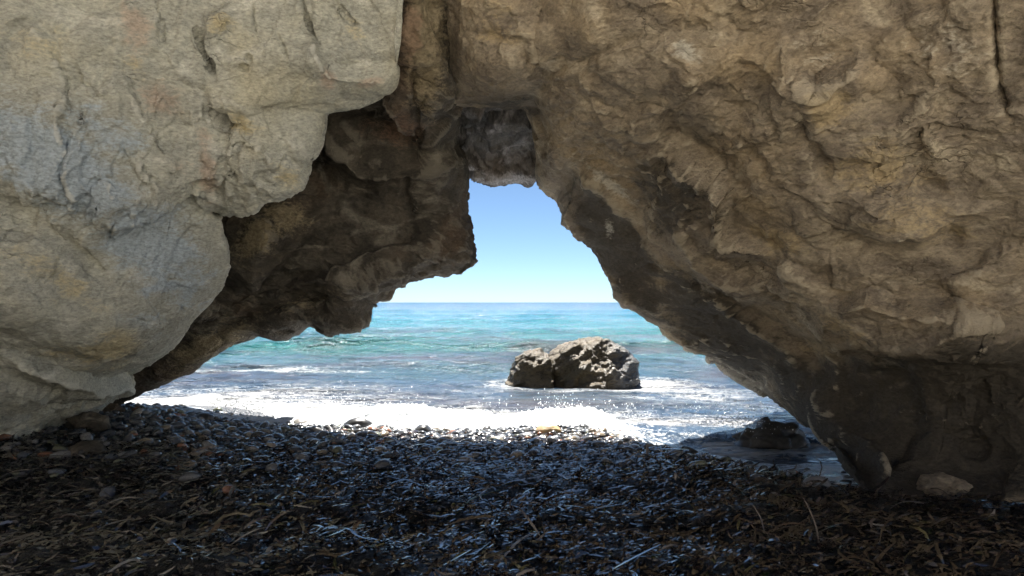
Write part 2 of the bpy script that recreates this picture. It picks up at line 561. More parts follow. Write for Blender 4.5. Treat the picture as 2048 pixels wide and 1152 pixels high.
right_ops = [
    ('ledge', [(1600, 520), (1520, 490), (1462, 462), (1455, 425), (1462, 385), (1430, 350), (1380, 330), (1330, 305), (1210, 330)], 0.16, 75),
    ('ledge', [(1290, 300), (1330, 306), (1400, 345), (1440, 380)], -0.10, 70),
    ('ledge', [(1720, 90), (1690, 128), (1632, 152), (1590, 118), (1570, 50)], 0.16, 80),
    ('ledge', [(1405, 128), (1395, 120), (1350, 90), (1338, 66)], 0.06, 40),
    ('groove', [(1982, -20), (1990, 90), (2003, 170), (2030, 250)], 0.10, 8),
    ('groove', [(1600, 160), (1612, 260), (1640, 300), (1648, 370)], 0.08, 12),
    ('ledge', [(2048, 392), (1930, 388), (1850, 372), (1760, 384), (1660, 338)], 0.08, 60),
    ('ledge', [(2060, 640), (1960, 600), (1880, 585), (1800, 580), (1740, 560), (1690, 575), (1640, 560)], 0.20, 95),
    ('ledge', [(1690, 575), (1600, 520), (1560, 500)], 0.10, 50),
    ('ledge', [(2060, 470), (1980, 490), (1930, 530), (1880, 540)], 0.08, 55),
    ('dent', (1740, 830), (80, 90), -0.22, 20),
    ('dent', (1900, 860), (150, 110), -0.30, 10),
    ('bump', (1880, 680), (160, 60), 0.16, 12),
    ('bump', (1650, 640), (90, 50), 0.14, 30),
    ('dent', (1700, 470), (60, 40), -0.10), ('dent', (1880, 470), (40, 35), -0.12), ('dent', (1770, 190), (60, 50), -0.10),
    ('bump', (1645, 245), (40, 55), 0.05), ('dent', (1860, 370), (28, 26), -0.12),
    ('bump', (1800, 420), (110, 40), 0.10, 15),
    ('ledge', [(1600, 620), (1540, 560), (1480, 540), (1430, 500), (1390, 450), (1380, 400)], 0.10, 45),
    ('ledge', [(1660, 760), (1600, 700), (1540, 650), (1480, 600), (1440, 570)], 0.12, 50),
    ('ledge', [(1300, 440), (1250, 395), (1200, 350), (1150, 318)], 0.10, 26),
    
    ('bump', (1000, 110), (70, 70), 0.16, 20), ('bump', (1150, 60), (80, 40), 0.08),
    ('groove', [(1072, -10), (1075, 60), (1078, 130)], 0.06, 6),
    ('ledge', [(1320, 40), (1240, 85), (1150, 125), (1080, 150)], 0.05, 60),
]
right_masks = {
    'vein': [((1350, 180), (330, 170), 25, 1.3)],
    'ochre': [((1760, 330), (130, 70), 20, 0.7), ((1650, 210), (60, 50), 0, 0.8), ((1840, 440), (160, 60), 10, 0.55),
              ((1560, 480), (80, 30), 20, 0.7), ((1640, 700), (60, 25), 10, 0.7), ((1000, 60), (60, 60), 0, 0.5), ((1700, 660), (90, 30), 25, 0.6)],
    'dark': [((1340, 400), (130, 90), 35, 0.75), ((1235, 500), (60, 190), -35, 1.1), ((1720, 850), (190, 120), 25, 1.3), ((1880, 940), (330, 70), 0, 1.4), ((1600, 770), (110, 60), 40, 1.0),  # shade painted on lower wall and hollow; inner band is darker rock
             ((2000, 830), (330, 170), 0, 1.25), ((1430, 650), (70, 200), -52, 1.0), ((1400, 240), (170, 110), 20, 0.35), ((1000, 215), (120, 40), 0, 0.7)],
    'pale': [((1225, 372), (75, 13), 38, 0.9), ((1218, 458), (10, 26), -10, 0.55), ((1890, 90), (80, 70), 0, 0.5), ((1620, 100), (70, 40), 30, 0.4), ((1370, 100), (30, 20), 30, 0.7)],
}
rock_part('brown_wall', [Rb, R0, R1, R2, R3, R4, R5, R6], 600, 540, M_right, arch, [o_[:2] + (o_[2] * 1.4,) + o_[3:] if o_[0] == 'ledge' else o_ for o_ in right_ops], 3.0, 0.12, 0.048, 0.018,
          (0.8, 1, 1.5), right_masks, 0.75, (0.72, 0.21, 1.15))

# pale slab in front on the left
A1 = [(835, -340, 5.0), (806, -10, 5.45), (801, 60, 5.55), (799, 118, 5.7), (768, 163, 6.0), (700, 188, 6.15), (634, 214, 6.2),
      (626, 280, 6.25), (611, 320, 6.3), (600, 376, 6.35), (545, 398, 6.35), (470, 420, 6.4), (418, 420, 6.5), (432, 470, 6.7),
      (438, 520, 6.9), (432, 563, 7.1), (398, 610, 7.5), (372, 642, 7.8), (312, 692, 8.4), (242, 746, 9.0), (205, 795, 9.4), (165, 842, 9.2)]
A2 = [(700, -340, 4.7), (690, 0, 5.05), (684, 60, 5.15), (676, 105, 5.25), (640, 140, 5.4), (590, 180, 5.5), (540, 220, 5.6),
      (530, 270, 5.65), (518, 310, 5.7), (500, 350, 5.75), (450, 375, 5.85), (400, 395, 5.95), (350, 415, 6.05), (345, 470, 6.15),
      (340, 520, 6.25), (330, 570, 6.4), (300, 625, 6.65), (270, 665, 6.9), (215, 720, 7.3), (155, 780, 7.6), (125, 840, 7.8), (95, 900, 7.3)]
A3 = [(450, -350, 4.35), (430, 0, 4.6), (425, 60, 4.65), (415, 110, 4.7), (390, 160, 4.8), (350, 215, 4.85), (310, 260, 4.9),
      (290, 310, 5.0), (275, 350, 5.05), (250, 390, 5.1), (220, 425, 5.2), (190, 460, 5.3), (165, 490, 5.35), (155, 535, 5.5),
      (145, 580, 5.6), (130, 630, 5.75), (100, 685, 5.95), (75, 730, 6.15), (45, 785, 6.35), (15, 835, 6.5), (0, 885, 6.55), (-30, 955, 5.9)]
A4 = [(-350, -400, 3.7), (-380, -60, 4.0), (-390, 0, 4.0), (-400, 60, 4.05), (-410, 110, 4.1), (-420, 160, 4.15), (-430, 210, 4.2),
      (-430, 260, 4.25), (-440, 310, 4.3), (-440, 360, 4.4), (-450, 410, 4.45), (-450, 460, 4.5), (-450, 510, 4.55), (-450, 560, 4.65),
      (-450, 610, 4.7), (-450, 660, 4.8), (-450, 715, 4.9), (-450, 770, 5.0), (-450, 830, 5.1), (-450, 900, 5.2), (-450, 970, 5.2), (-460, 1050, 5.0)]
A2 = [(x, y, d + max(6.6 - d, 0) * 0.3) for (x, y, d) in A2]
A3 = [(x, y, d + max(6.5 - d, 0) * 0.45) for (x, y, d) in A3]
A4 = [(x, y, d + max(5.2 - d, 0) * 0.6) for (x, y, d) in A4]
A5 = [(x - 900, y - 150 + 14 * k, d - 0.5) for k, (x, y, d) in enumerate(A4)]
A6 = [(x - 2200, y - 300 + 28 * k, d - 0.9) for k, (x, y, d) in enumerate(A4)]
A0 = [(x - 70, y - 12, d + 0.75) for (x, y, d) in A1]
Ab = [(x - 220, y - 70, d + 1.6) for (x, y, d) in A1]
left_ops = [
    ('groove', [(600, -10), (612, 30), (628, 70), (640, 96)], 0.10, 6),
    ('groove', [(388, 50), (405, 90), (418, 125), (432, 165)], 0.09, 7),
    ('groove', [(310, 0), (320, 40), (330, 98)], 0.06, 6),
    ('groove', [(505, 10), (515, 80)], 0.05, 5), ('groove', [(555, 60), (575, 115)], 0.05, 5), ('groove', [(660, -10), (700, 45), (715, 60)], 0.04, 5),
    ('groove', [(425, 235), (455, 252), (498, 265)], 0.08, 10), ('groove', [(580, 250), (592, 290), (612, 318)], 0.07, 5),
    ('ledge', [(800, 118), (760, 128), (700, 132), (668, 122), (640, 96), (640, 60)], 0.16, 60),
    ('ledge', [(620, 372), (540, 400), (460, 416), (400, 425)], 0.14, 70),
    ('ledge', [(455, 160), (490, 70), (430, 60), (410, 80)], 0.0, 40),
    ('ledge', [(385, 352), (340, 300), (290, 230), (265, 170), (240, 120)], 0.08, 120),
    ('ledge', [(215, 560), (180, 520), (110, 470), (-20, 415)], -0.02, 70),
    ('bump', (90, 570), (190, 120), 0.22, 25),
    ('ledge', [(330, 700), (250, 742), (150, 735), (60, 705), (-20, 690)], 0.22, 90),
    ('bump', (300, 620), (80, 90), 0.08, 30),
    ('groove', [(-20, 412), (90, 455), (170, 505), (225, 570)], 0.14, 40),
    ('groove', [(260, 300), (300, 350), (345, 390)], 0.03, 7), ('groove', [(255, 610), (300, 620)], 0.03, 6),
    ('dent', (455, 250), (34, 18), -0.03, 25), ('dent', (490, 280), (22, 18), -0.05),
    ('bump', (440, 45), (34, 26), 0.06), ('dent', (500, 122), (6, 8), -0.05), ('dent', (487, 138), (9, 6), -0.04),
]
left_masks = {
    'grey': [((110, 330), (260, 90), 32, 1.0), ((300, 480), (170, 90), 35, 0.9), ((330, 560), (110, 70), 20, 0.7), ((200, 260), (120, 60), 30, 0.7),
             ((250, 850), (120, 60), -30, 0.6), ((290, 650), (100, 60), -20, 0.5)],
    'ochre': [((40, 70), (120, 60), 10, 0.4), ((440, 45), (40, 30), 0, 0.8), ((120, 560), (120, 40), 28, 0.6), ((230, 690), (80, 40), -20, 0.75),
              ((480, 250), (50, 25), 20, 0.7), ((150, 720), (120, 25), 10, 0.6), ((560, 350), (60, 30), 20, 0.5), ((270, 140), (40, 40), 0, 0.45), ((700, 60), (40, 60), 0, 0.45)],
    'rust': [((270, 50), (40, 70), -8, 0.7), ((320, 200), (60, 40), 30, 0.75), ((415, 340), (22, 90), -8, 0.8), ((740, 165), (60, 14), -18, 0.6), ((655, 160), (22, 30), 0, 0.8),
             ((360, 330), (50, 80), -15, 0.4)],
}
rock_part('pale_slab', [Ab, A0, A1, A2, A3, A4, A5, A6], 540, 480, M_left, arch, [o_[:2] + (o_[2] * 0.8, o_[3] * 0.5) if o_[0] == 'groove' else o_[:2] + (o_[2] * 1.05,) + o_[3:] if o_[0] == 'ledge' else o_[:3] + (o_[3] * 1.4,) + o_[4:] for o_ in left_ops], 11.0, 0.13, 0.058, 0.021,
          (2.0, 1, 0.7), left_masks, -0.35, (0.6, 0.13, 1.0))

# dark alcove and overhanging tongue behind the slab
B1 = [(905, -320, 5.6), (906, 0, 6.05), (908, 110, 6.55), (908, 215, 7.2), (908, 300, 8.1), (925, 364, 8.4), (932, 430, 8.5), (946, 452, 8.55),
      (957, 490, 8.6), (956, 512, 8.6), (938, 537, 8.6), (900, 550, 8.6), (862, 561, 8.6), (842, 567, 8.6), (800, 572, 8.6), (780, 582, 8.6), (738, 596, 8.6),
      (731, 606, 8.6), (722, 640, 8.6), (700, 652, 8.6), (658, 661, 8.7), (640, 650, 8.75), (618, 644, 8.8), (585, 662, 8.9), (548, 671, 9.0), (522, 667, 9.1),
      (430, 712, 9.4), (378, 745, 9.7), (332, 768, 9.9), (300, 777, 10.0), (245, 803, 10.1), (214, 817, 10.1), (150, 865, 9.8)]
B2 = [(866, -320, 5.3), (866, 0, 5.7), (862, 110, 6.1), (852, 215, 6.6), (845, 290, 7.4), (850, 350, 7.7), (852, 400, 7.85), (858, 430, 7.9),
      (862, 460, 7.9), (860, 475, 7.9), (848, 492, 7.9), (820, 505, 7.9), (790, 515, 7.9), (772, 522, 7.9), (740, 530, 7.9), (720, 540, 7.9), (695, 550, 7.9),
      (685, 560, 7.95), (670, 585, 8.0), (655, 600, 8.05), (630, 612, 8.2), (612, 612, 8.25), (592, 612, 8.3), (560, 625, 8.4), (525, 638, 8.5), (495, 640, 8.6),
      (405, 688, 8.95), (355, 722, 9.3), (312, 748, 9.5), (280, 760, 9.6), (228, 792, 9.8), (200, 810, 9.85), (140, 868, 9.6)]
B3 = [(830, -320, 5.2), (830, 0, 5.6), (812, 110, 6.0), (780, 215, 6.55), (752, 290, 7.4), (745, 340, 7.75), (742, 375, 7.9), (740, 400, 7.95),
      (738, 425, 7.95), (732, 440, 7.95), (722, 455, 7.95), (705, 468, 7.95), (685, 480, 7.95), (670, 490, 7.95), (645, 503, 7.95), (625, 515, 7.95), (605, 530, 8.0),
      (592, 540, 8.1), (575, 555, 8.25), (560, 565, 8.3), (540, 575, 8.4), (525, 580, 8.45), (508, 585, 8.5), (480, 597, 8.55), (452, 610, 8.6), (430, 620, 8.65),
      (372, 655, 8.85), (328, 690, 9.1), (292, 718, 9.25), (262, 738, 9.35), (212, 782, 9.55), (185, 806, 9.6), (130, 870, 9.4)]
B4 = [(775, -320, 5.4), (775, 0, 5.8), (745, 110, 6.5), (650, 195, 7.2), (606, 280, 7.5), (590, 325, 7.6), (575, 360, 7.7), (560, 385, 7.7),
      (540, 405, 7.7), (525, 418, 7.7), (505, 430, 7.7), (485, 440, 7.7), (465, 455, 7.75), (450, 465, 7.8), (435, 480, 7.85), (425, 495, 7.9), (415, 515, 7.95),
      (408, 530, 8.0), (400, 548, 8.1), (393, 562, 8.2), (385, 578, 8.3), (378, 590, 8.4), (372, 600, 8.45), (360, 617, 8.5), (345, 633, 8.55), (332, 645, 8.6),
      (290, 682, 8.8), (262, 710, 8.95), (240, 732, 9.1), (215, 750, 9.2), (180, 788, 9.35), (160, 808, 9.4), (110, 872, 9.2)]
B5 = [(x - 260, y + 10, d + 0.1) for (x, y, d) in B4]
B0 = [(x - 50, y - 60, d + 0.35) if k < 20 else (x - 20, y - 35, d + 1.0) for k, (x, y, d) in enumerate(B1)]
Bb = [(x - 240, y - 330, d + 0.7) if k < 20 else (x - 60, y - 130, d + 2.8) for k, (x, y, d) in enumerate(B1)]
alcove_ops = [
    ('ledge', [(842, 318), (780, 304), (720, 292), (690, 262), (650, 225)], -0.0, 60),
    ('ledge', [(645, 232), (690, 272), (725, 300), (785, 308), (842, 314), (846, 270)], -0.32, 90),
    ('ledge', [(846, 270), (842, 314), (785, 308), (725, 300), (690, 272), (645, 232)], 0.30, 80),
    ('groove', [(822, 120), (830, 200), (838, 300)], 0.08, 6),
    ('ledge', [(900, 180), (880, 240), (850, 260), (846, 200)], 0.10, 40),
    ('groove', [(822, 315), (824, 380), (826, 440)], 0.08, 5),
    ('ledge', [(440, 565), (520, 550), (575, 528), (610, 490), (640, 440), (676, 400)], 0.15, 60),
    ('ledge', [(860, 478), (800, 484), (740, 505), (690, 530), (600, 555), (520, 580), (440, 600)], 0.26, 80),
    ('ledge', [(730, 600), (690, 585), (640, 578), (560, 600), (480, 625), (400, 660)], -0.14, 26),
    ('bump', (690, 440), (70, 60), 0.14, -30), ('bump', (780, 420), (40, 80), 0.12, 5), ('dent', (625, 360), (50, 60), -0.18, 20),
    ('bump', (490, 520), (50, 60), 0.22, -30), ('bump', (545, 455), (40, 40), 0.20, -30), ('dent', (600, 595), (60, 24), -0.25, -8),
    ('bump', (560, 440), (30, 50), 0.16, 30),
    ('groove', [(690, 320), (682, 380), (665, 440), (640, 500)], 0.05, 7), ('groove', [(560, 610), (480, 640), (400, 690)], 0.05, 8),
    ('ledge', [(340, 620), (400, 640), (500, 640), (560, 655)], 0.08, 40),
    ('bump', (830, 80), (30, 60), 0.15, 10), ('bump', (862, 160), (18, 60), 0.14, -8),
]
alcove_masks = {'ochre': [((520, 470), (70, 50), -30, 0.8), ((560, 430), (60, 40), 0, 0.8), ((850, 60), (50, 160), 0, 1.0), ((560, 620), (160, 24), -14, 0.5),
                          ((420, 690), (130, 40), -30, 0.7)],
                'rust': [((800, 260), (60, 40), 0, 0.8), ((820, 60), (30, 90), 0, 0.8), ((740, 250), (60, 20), 10, 0.5)]}
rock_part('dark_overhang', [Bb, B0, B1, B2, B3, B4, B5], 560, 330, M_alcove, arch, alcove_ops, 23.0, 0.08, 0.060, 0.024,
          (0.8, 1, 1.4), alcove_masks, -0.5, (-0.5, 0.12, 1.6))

# far lintel closing the top of the opening
xs = [780, 860, 905, 925, 950, 972, 1003, 1030, 1048, 1060, 1068, 1085, 1130, 1230]
yb = [300, 335, 352, 362, 371, 377, 369, 365, 371, 375, 360, 352, 350, 350]
L0 = [(x, y - 90, 9.4) for x, y in zip(xs, yb)]
L1 = [(x, y, 9.15) for x, y in zip(xs, yb)]
L2 = [(x, y - 16, 8.85) for x, y in zip(xs, yb)]
L3 = [(x, 300, 8.45) for x in xs]
L4 = [(x, 245, 7.85) for x in xs]
L5 = [(x, 190, 7.3) for x in xs]
L6 = [(x, -60, 7.2) for x in xs]
Lb = [(x, -60, 10.3) for x in xs]
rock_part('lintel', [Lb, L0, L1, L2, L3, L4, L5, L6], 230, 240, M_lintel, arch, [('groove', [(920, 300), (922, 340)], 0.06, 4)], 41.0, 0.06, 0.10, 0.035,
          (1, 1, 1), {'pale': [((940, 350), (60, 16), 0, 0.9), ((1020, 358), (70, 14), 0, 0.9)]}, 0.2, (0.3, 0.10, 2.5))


# the cliff above the frame that carries the arch and shades the beach
def cliff_top():
    nu, nv = 160, 90
    a = np.linspace(0, 1, nu); b = np.linspace(0, 1, nv)
    x = (a - 0.5) * 30
    prof_y = [9.0, 4.3, 3.8, 3.9, 4.4, 5.5, 7.5, 8.8, 9.2, 9.0]
    prof_z = [4.7, 4.35, 4.5, 4.85, 5.15, 5.4, 5.4, 5.3, 5.0, 4.7]
    pr = np.stack([prof_y, prof_z], 1)
    sk = np.concatenate([[0], np.cumsum(np.hypot(*np.diff(pr, axis=0).T))])
    pp = pchip(sk, pr, np.linspace(0, sk[-1], nv))
    G = np.zeros((nv, nu, 3))
    G[..., 0] = x[None]; G[..., 1] = pp[:, :1]; G[..., 2] = pp[:, 1:]
    P = G.reshape(-1, 3)
    N = grid_normals(G).reshape(-1, 3)
    cen = np.stack([P[:, 0], np.full(len(P), 6.6), np.full(len(P), 4.9)], 1)
    if (N * (P - cen)).sum(1).mean() < 0: N = -N
    f1, _, _ = facets(P * 0.6 + 3)
    P = P + N * (0.12 * fbm(P * 0.5, 4) + 0.14 * f1)[:, None]
    return mesh_np('upper_cliff', P, grid_quads(nv, nu), M_right, arch, True, {'worn': np.zeros(len(P)), 'ochre': np.zeros(len(P)), 'dark': np.zeros(len(P)), 'pale': np.zeros(len(P))})


cliff_top()


def side_shade_block():
    """unseen rock added behind left of the viewpoint to shade the right wall"""
    nlat, nlon = 90, 160
    th = np.linspace(0.001, math.pi - 0.001, nlat); ph = np.linspace(0, 2 * math.pi, nlon, endpoint=False)
    TH, PH = np.meshgrid(th, ph, indexing='ij')
    D = np.stack([np.sin(TH) * np.cos(PH), np.sin(TH) * np.sin(PH), np.cos(TH)], -1).reshape(-1, 3)
    r = 1.0 / (np.abs(D) ** 3.5).sum(1) ** (1 / 3.5)
    P = D * r[:, None] * np.array([3.3, 5.6, 3.6])
    f1, _, _ = facets(P * 0.7 + 9)
    P = P + D * (0.35 * f1 + 0.15 * fbm(P * 0.8, 4))[:, None] + np.array([-6.1, -3.4, 2.2])
    i = np.arange(nlat * nlon).reshape(nlat, nlon); j = np.roll(i, -1, 1)
    Q = np.stack([i[:-1], i[1:], j[1:], j[:-1]], -1).reshape(-1, 4)
    z_ = np.zeros(len(P))
    mesh_np('side_shade_block', P, Q, M_right, arch, True, {'worn': z_, 'ochre': z_, 'dark': z_, 'pale': z_, 'vein': z_})


side_shade_block()

# ------------------------------------------------------------------ ground
SEA = -0.42


def shore(x):
    """distance y of the water's edge"""
    x = np.asarray(x, float)
    return 9.75 + 0.25 * np.maximum(-x - 2, 0) - 1.35 * np.clip(x - 0.8, 0, 2.1) + 0.12 * np.sin(x * 2.1)


def roll_line(x):
    x = np.asarray(x, float)
    return 9.75 + 0.25 * np.maximum(-x - 2, 0) - 0.25 * np.maximum(x - 0.6, 0) + 0.12 * np.sin(x * 2.1)


def ground_z(x, y):
    x = np.asarray(x, float); y = np.asarray(y, float)
    t = y - shore(x)
    z = -0.125 * np.log1p(np.exp(np.clip((t + 2.1) * 2.0, -30, 30))) / 2.0 * (1 + 0.0 * x)
    z = np.maximum(z, -2.5 * np.ones_like(z))
    z += 0.14 * sstep(-2.6, -5.0, x) + 0.28 * np.clip(-1.0 - y, 0, 30)  # beach made to rise behind the camera to bounce sun onto the rock
    P = np.stack([x, y, np.zeros_like(x)], -1).reshape(-1, 3)
    m = sstep(7.2, 5.2, y) * sstep(-3, 1.5, y)
    nz = (0.10 * fbm(P * 1.4 + 5, 3) + 0.075 * fbm(P * 4.0 + 9, 3)).reshape(x.shape)
    z += nz * (0.2 + 0.9 * m)
    return z


def nonuni(lo, hi, a, b, fine, coarse):
    mid = np.linspace(a, b, fine)
    left = a - np.geomspace(0.05, a - lo, coarse)[::-1]
    right = b + np.geomspace(0.05, hi - b, coarse)
    return np.concatenate([left, mid, right])


t = NT('wet_shingle')
p = t.pos()
sep = t.n('ShaderNodeSeparateXYZ'); t.s(sep.inputs[0], p)
cells = t.vor(p, 38)
cells2 = t.vor(p, 90)
cc = t.mix(t.rng(cells.outputs['Color'], 0.2, 0.9), (0.012, 0.012, 0.013), (0.06, 0.055, 0.05))
dry = t.mix(t.rng(t.noise(p, 9, 5).outputs[0], 0.3, 0.7), (0.54, 0.50, 0.43), (0.68, 0.64, 0.55))  # unseen ground behind the camera, made pale to bounce sun
k = t.rng(t.math('ADD', sep.outputs[1], t.noise(p, 0.7, 3).outputs[0]), 0.8, 2.0)
c = t.mix(k, dry, cc)
hh = t.math('ADD', t.math('MULTIPLY', cells.outputs['Distance'], -1.0), t.math('MULTIPLY', cells2.outputs['Distance'], -0.4))
M_ground = t.done(t.bsdf(c, t.rng(k, 0, 1, 0.9, 0.35), t.bump(hh, 0.8, 0.02), 0.5))

gx = nonuni(-140, 140, -7.5, 7.5, 190, 24)
gy = nonuni(-140, 40, 2.5, 11.5, 160, 24)
GX, GY = np.meshgrid(gx, gy)
GZ = ground_z(GX, GY)
mesh_np('beach', np.stack([GX, GY, GZ], -1).reshape(-1, 3), grid_quads(*GX.shape), M_ground)['kind'] = 'structure'

# ------------------------------------------------------------------ sea
def sea_height(x, y):
    P = np.stack([x, y, np.zeros_like(x)], -1).reshape(-1, 3)
    fd = np.clip(14.0 / np.maximum(y, 1), 0, 1)
    z = np.zeros(len(P))
    yy = P[:, 1]; xx = P[:, 0]
    wob = 1.6 * fbm(P * 0.10 + 3, 3)
    for (y0, amp, w, x0, sx) in ((29.0, 0.55, 1.8, -2, 16), (21.0, 0.16, 1.3, -6, 8), (44, 0.35, 3, 8, 30), (66, 0.4, 4, -10, 50), (95, 0.45, 5, 20, 80), (140, 0.5, 7, 0, 150)):
        q = yy + wob * (1 + y0 / 40) + 0.06 * xx - y0
        prof = np.where(q < 0, np.exp(-(q / (w * 0.55)) ** 2), np.exp(-(q / (w * 1.5)) ** 2))
        z += amp * prof * np.exp(-((xx - x0) / sx) ** 2) * (0.7 + 0.5 * fbm(P * 0.18 + y0, 2))
    res = np.clip(yy, 6, 1e5)
    for lam, amp, rot in ((5.5, 0.10, -0.15), (3.2, 0.085, 0.2), (1.5, 0.05, -0.3), (0.75, 0.026, 0.35), (0.36, 0.013, -0.1)):
        Q = P @ np.array([[math.cos(rot), -math.sin(rot), 0], [math.sin(rot), math.cos(rot), 0], [0, 0, 1]])
        Q = Q * np.array([0.45, 1.0, 1]) / lam
        k = np.clip(lam * 55 / res, 0, 1)
        z += amp * (ridged(Q + lam, 2) - 0.4) * k
    calm = 0.5 + 0.5 * sstep(9, 15, yy)
    return (z * calm).reshape(x.shape)


sy = np.concatenate([np.linspace(5.2, 34, 300), 34 + np.cumsum(np.geomspace(0.11, 7, 110)), np.geomspace(420, 26000, 26)])
ss = np.linspace(-1, 1, 350)
SX = ss[None] * (0.78 * sy[:, None] + 2.0)
SY = np.repeat(sy[:, None], len(ss), 1)
SZ = SEA + sea_height(SX, SY) * np.clip((900 - SY) / 500, 0, 1)
lap = sstep(0.6, -1.2, SY - shore(SX))
SZ -= lap * 0.5

t = NT('sea_water')
p = t.pos()
sep = t.n('ShaderNodeSeparateXYZ'); t.s(sep.inputs[0], p)
yv = sep.outputs[1]
ramp = t.n('ShaderNodeValToRGB')
t.s(ramp.inputs[0], t.math('DIVIDE', t.math('LOGARITHM', t.math('MAXIMUM', yv, 6.0), 10.0), 4.0))
cr = ramp.color_ramp
stops = [(8, (0.045, 0.06, 0.095)), (16, (0.035, 0.075, 0.12)), (24, (0.028, 0.11, 0.135)), (32, (0.015, 0.155, 0.155)), (55, (0.005, 0.185, 0.22)), (120, (0.003, 0.16, 0.25)),
         (400, (0.002, 0.09, 0.19)), (3000, (0.0015, 0.045, 0.13))]
while len(cr.elements) < len(stops): cr.elements.new(0.5)
for e, (yy, c) in zip(cr.elements, stops):
    e.position = math.log10(yy) / 4.0
    e.color = (*c, 1)
patch = t.noise(t.pos(scale=(0.25, 0.6, 1)), 0.5, 4, 0.6, 0.6).outputs[0]
c = t.mix(t.rng(patch, 0.42, 0.66, 0, 0.75), ramp.outputs[0], (0.05, 0.04, 0.05))
c = t.mix(t.rng(yv, 30, 60), c, ramp.outputs[0])
# lacy foam: thin lines round stretched cells, thick where the surf has churned the water
pw = t.n('ShaderNodeVectorMath', operation='ADD')
nz = t.noise(p, 0.9, 4, 0.6)
scv = t.n('ShaderNodeVectorMath', operation='SCALE'); t.s(scv.inputs[0], nz.outputs['Color']); scv.inputs['Scale'].default_value = 1.4
t.s(pw.inputs[0], t.pos(scale=(0.55, 1.0, 1))); t.s(pw.inputs[1], scv.outputs[0])
e1 = t.vor(pw.outputs[0], 1.6, 'DISTANCE_TO_EDGE').outputs['Distance']
e2 = t.vor(pw.outputs[0], 4.5, 'DISTANCE_TO_EDGE').outputs['Distance']
foam = t.attr('foam')
fn = t.noise(t.pos(scale=(0.5, 1.3, 1)), 1.8, 7, 0.7, 0.5).outputs[0]
lace = t.math('MAXIMUM', t.rng(e1, 0.0, 0.10, 1, 0), t.math('MULTIPLY', t.rng(e2, 0.0, 0.14, 1, 0), 0.8))
fm = t.math('ADD', t.math('MULTIPLY', foam, 1.0), t.math('MULTIPLY', t.math('SUBTRACT', fn, 0.5), 1.3))
fmask = t.math('MULTIPLY', t.rng(fm, 0.15, 0.75), t.math('ADD', t.math('MULTIPLY', lace, 0.8), t.rng(fm, 0.55, 1.0, 0.12, 0.9)), clamp=True)
caps = t.rng(t.noise(t.pos(scale=(0.22, 0.9, 1)), 0.55, 8, 0.72, 0.3).outputs[0], 0.645, 0.71)
caps = t.math('MULTIPLY', caps, t.rng(yv, 24, 45))
fmask = t.math('MAXIMUM', fmask, t.math('MULTIPLY', caps, 0.85))
c = t.mix(fmask, c, (0.55, 0.56, 0.57))
b1 = t.noise(t.pos(scale=(0.5, 1.0, 1)), 3.5, 6, 0.65, 0.3).outputs[0]
b2 = t.noise(t.pos(scale=(0.6, 1.0, 1)), 0.5, 6, 0.65).outputs[0]
nrm = t.bump(t.math('ADD', b1, t.math('MULTIPLY', fmask, 0.3)), 1.0, 0.22)
b3 = t.noise(t.pos(scale=(0.35, 1.0, 1)), 0.11, 6, 0.7).outputs[0]
nrm = t.bump(t.math('ADD', b2, t.math('MULTIPLY', b3, 3.0)), 0.9, 1.2, nrm)
M_sea = t.done(t.bsdf(c, t.math('ADD', t.math('MULTIPLY', fmask, 0.6), 0.12), nrm, t.rng(yv, 60, 500, 0.5, 0.10), 1.33))


BLD = (1.42, 16.5)     # the boulder standing in the water
fo = np.zeros(SX.shape)
dsh = SY - roll_line(SX) + 0.8 * fbm(np.stack([SX, SY, SX * 0], -1).reshape(-1, 3) * 0.5, 3).reshape(SX.shape)
fo += 0.80 * sstep(3.4, 1.0, dsh) * (1 - 0.6 * sstep(-0.2, -0.8, dsh))
fo += 0.55 * np.exp(-((SX + 5.5) / 3.8) ** 2) * np.exp(-((SY - 13.5) / 3.2) ** 2)
fo += 0.65 * np.exp(-((SX + 6.5) / 3.0) ** 2) * np.exp(-((SY + 1.6 * fbm(np.stack([SX, SY, SX * 0], -1).reshape(-1, 3) * 0.6 + 7, 4).reshape(SX.shape) - 19.6) / 0.9) ** 2)
rb = np.hypot((SX - BLD[0]) / 2.0, (SY - BLD[1] + 0.1) / 1.6)
fo += 0.5 * np.exp(-((rb - 0.85) / 0.25) ** 2)
fo += 0.5 * np.exp(-((SX - 3.6) / 1.5) ** 2) * np.exp(-((SY - 15.5) / 2.2) ** 2)
fo += 0.16 * np.exp(-((SY - 13.0) / 2.5) ** 2)
sea = mesh_np('sea', np.stack([SX, SY, SZ], -1).reshape(-1, 3), grid_quads(*SX.shape), M_sea, attrs={'foam': fo.ravel()})
sea['kind'] = 'structure'


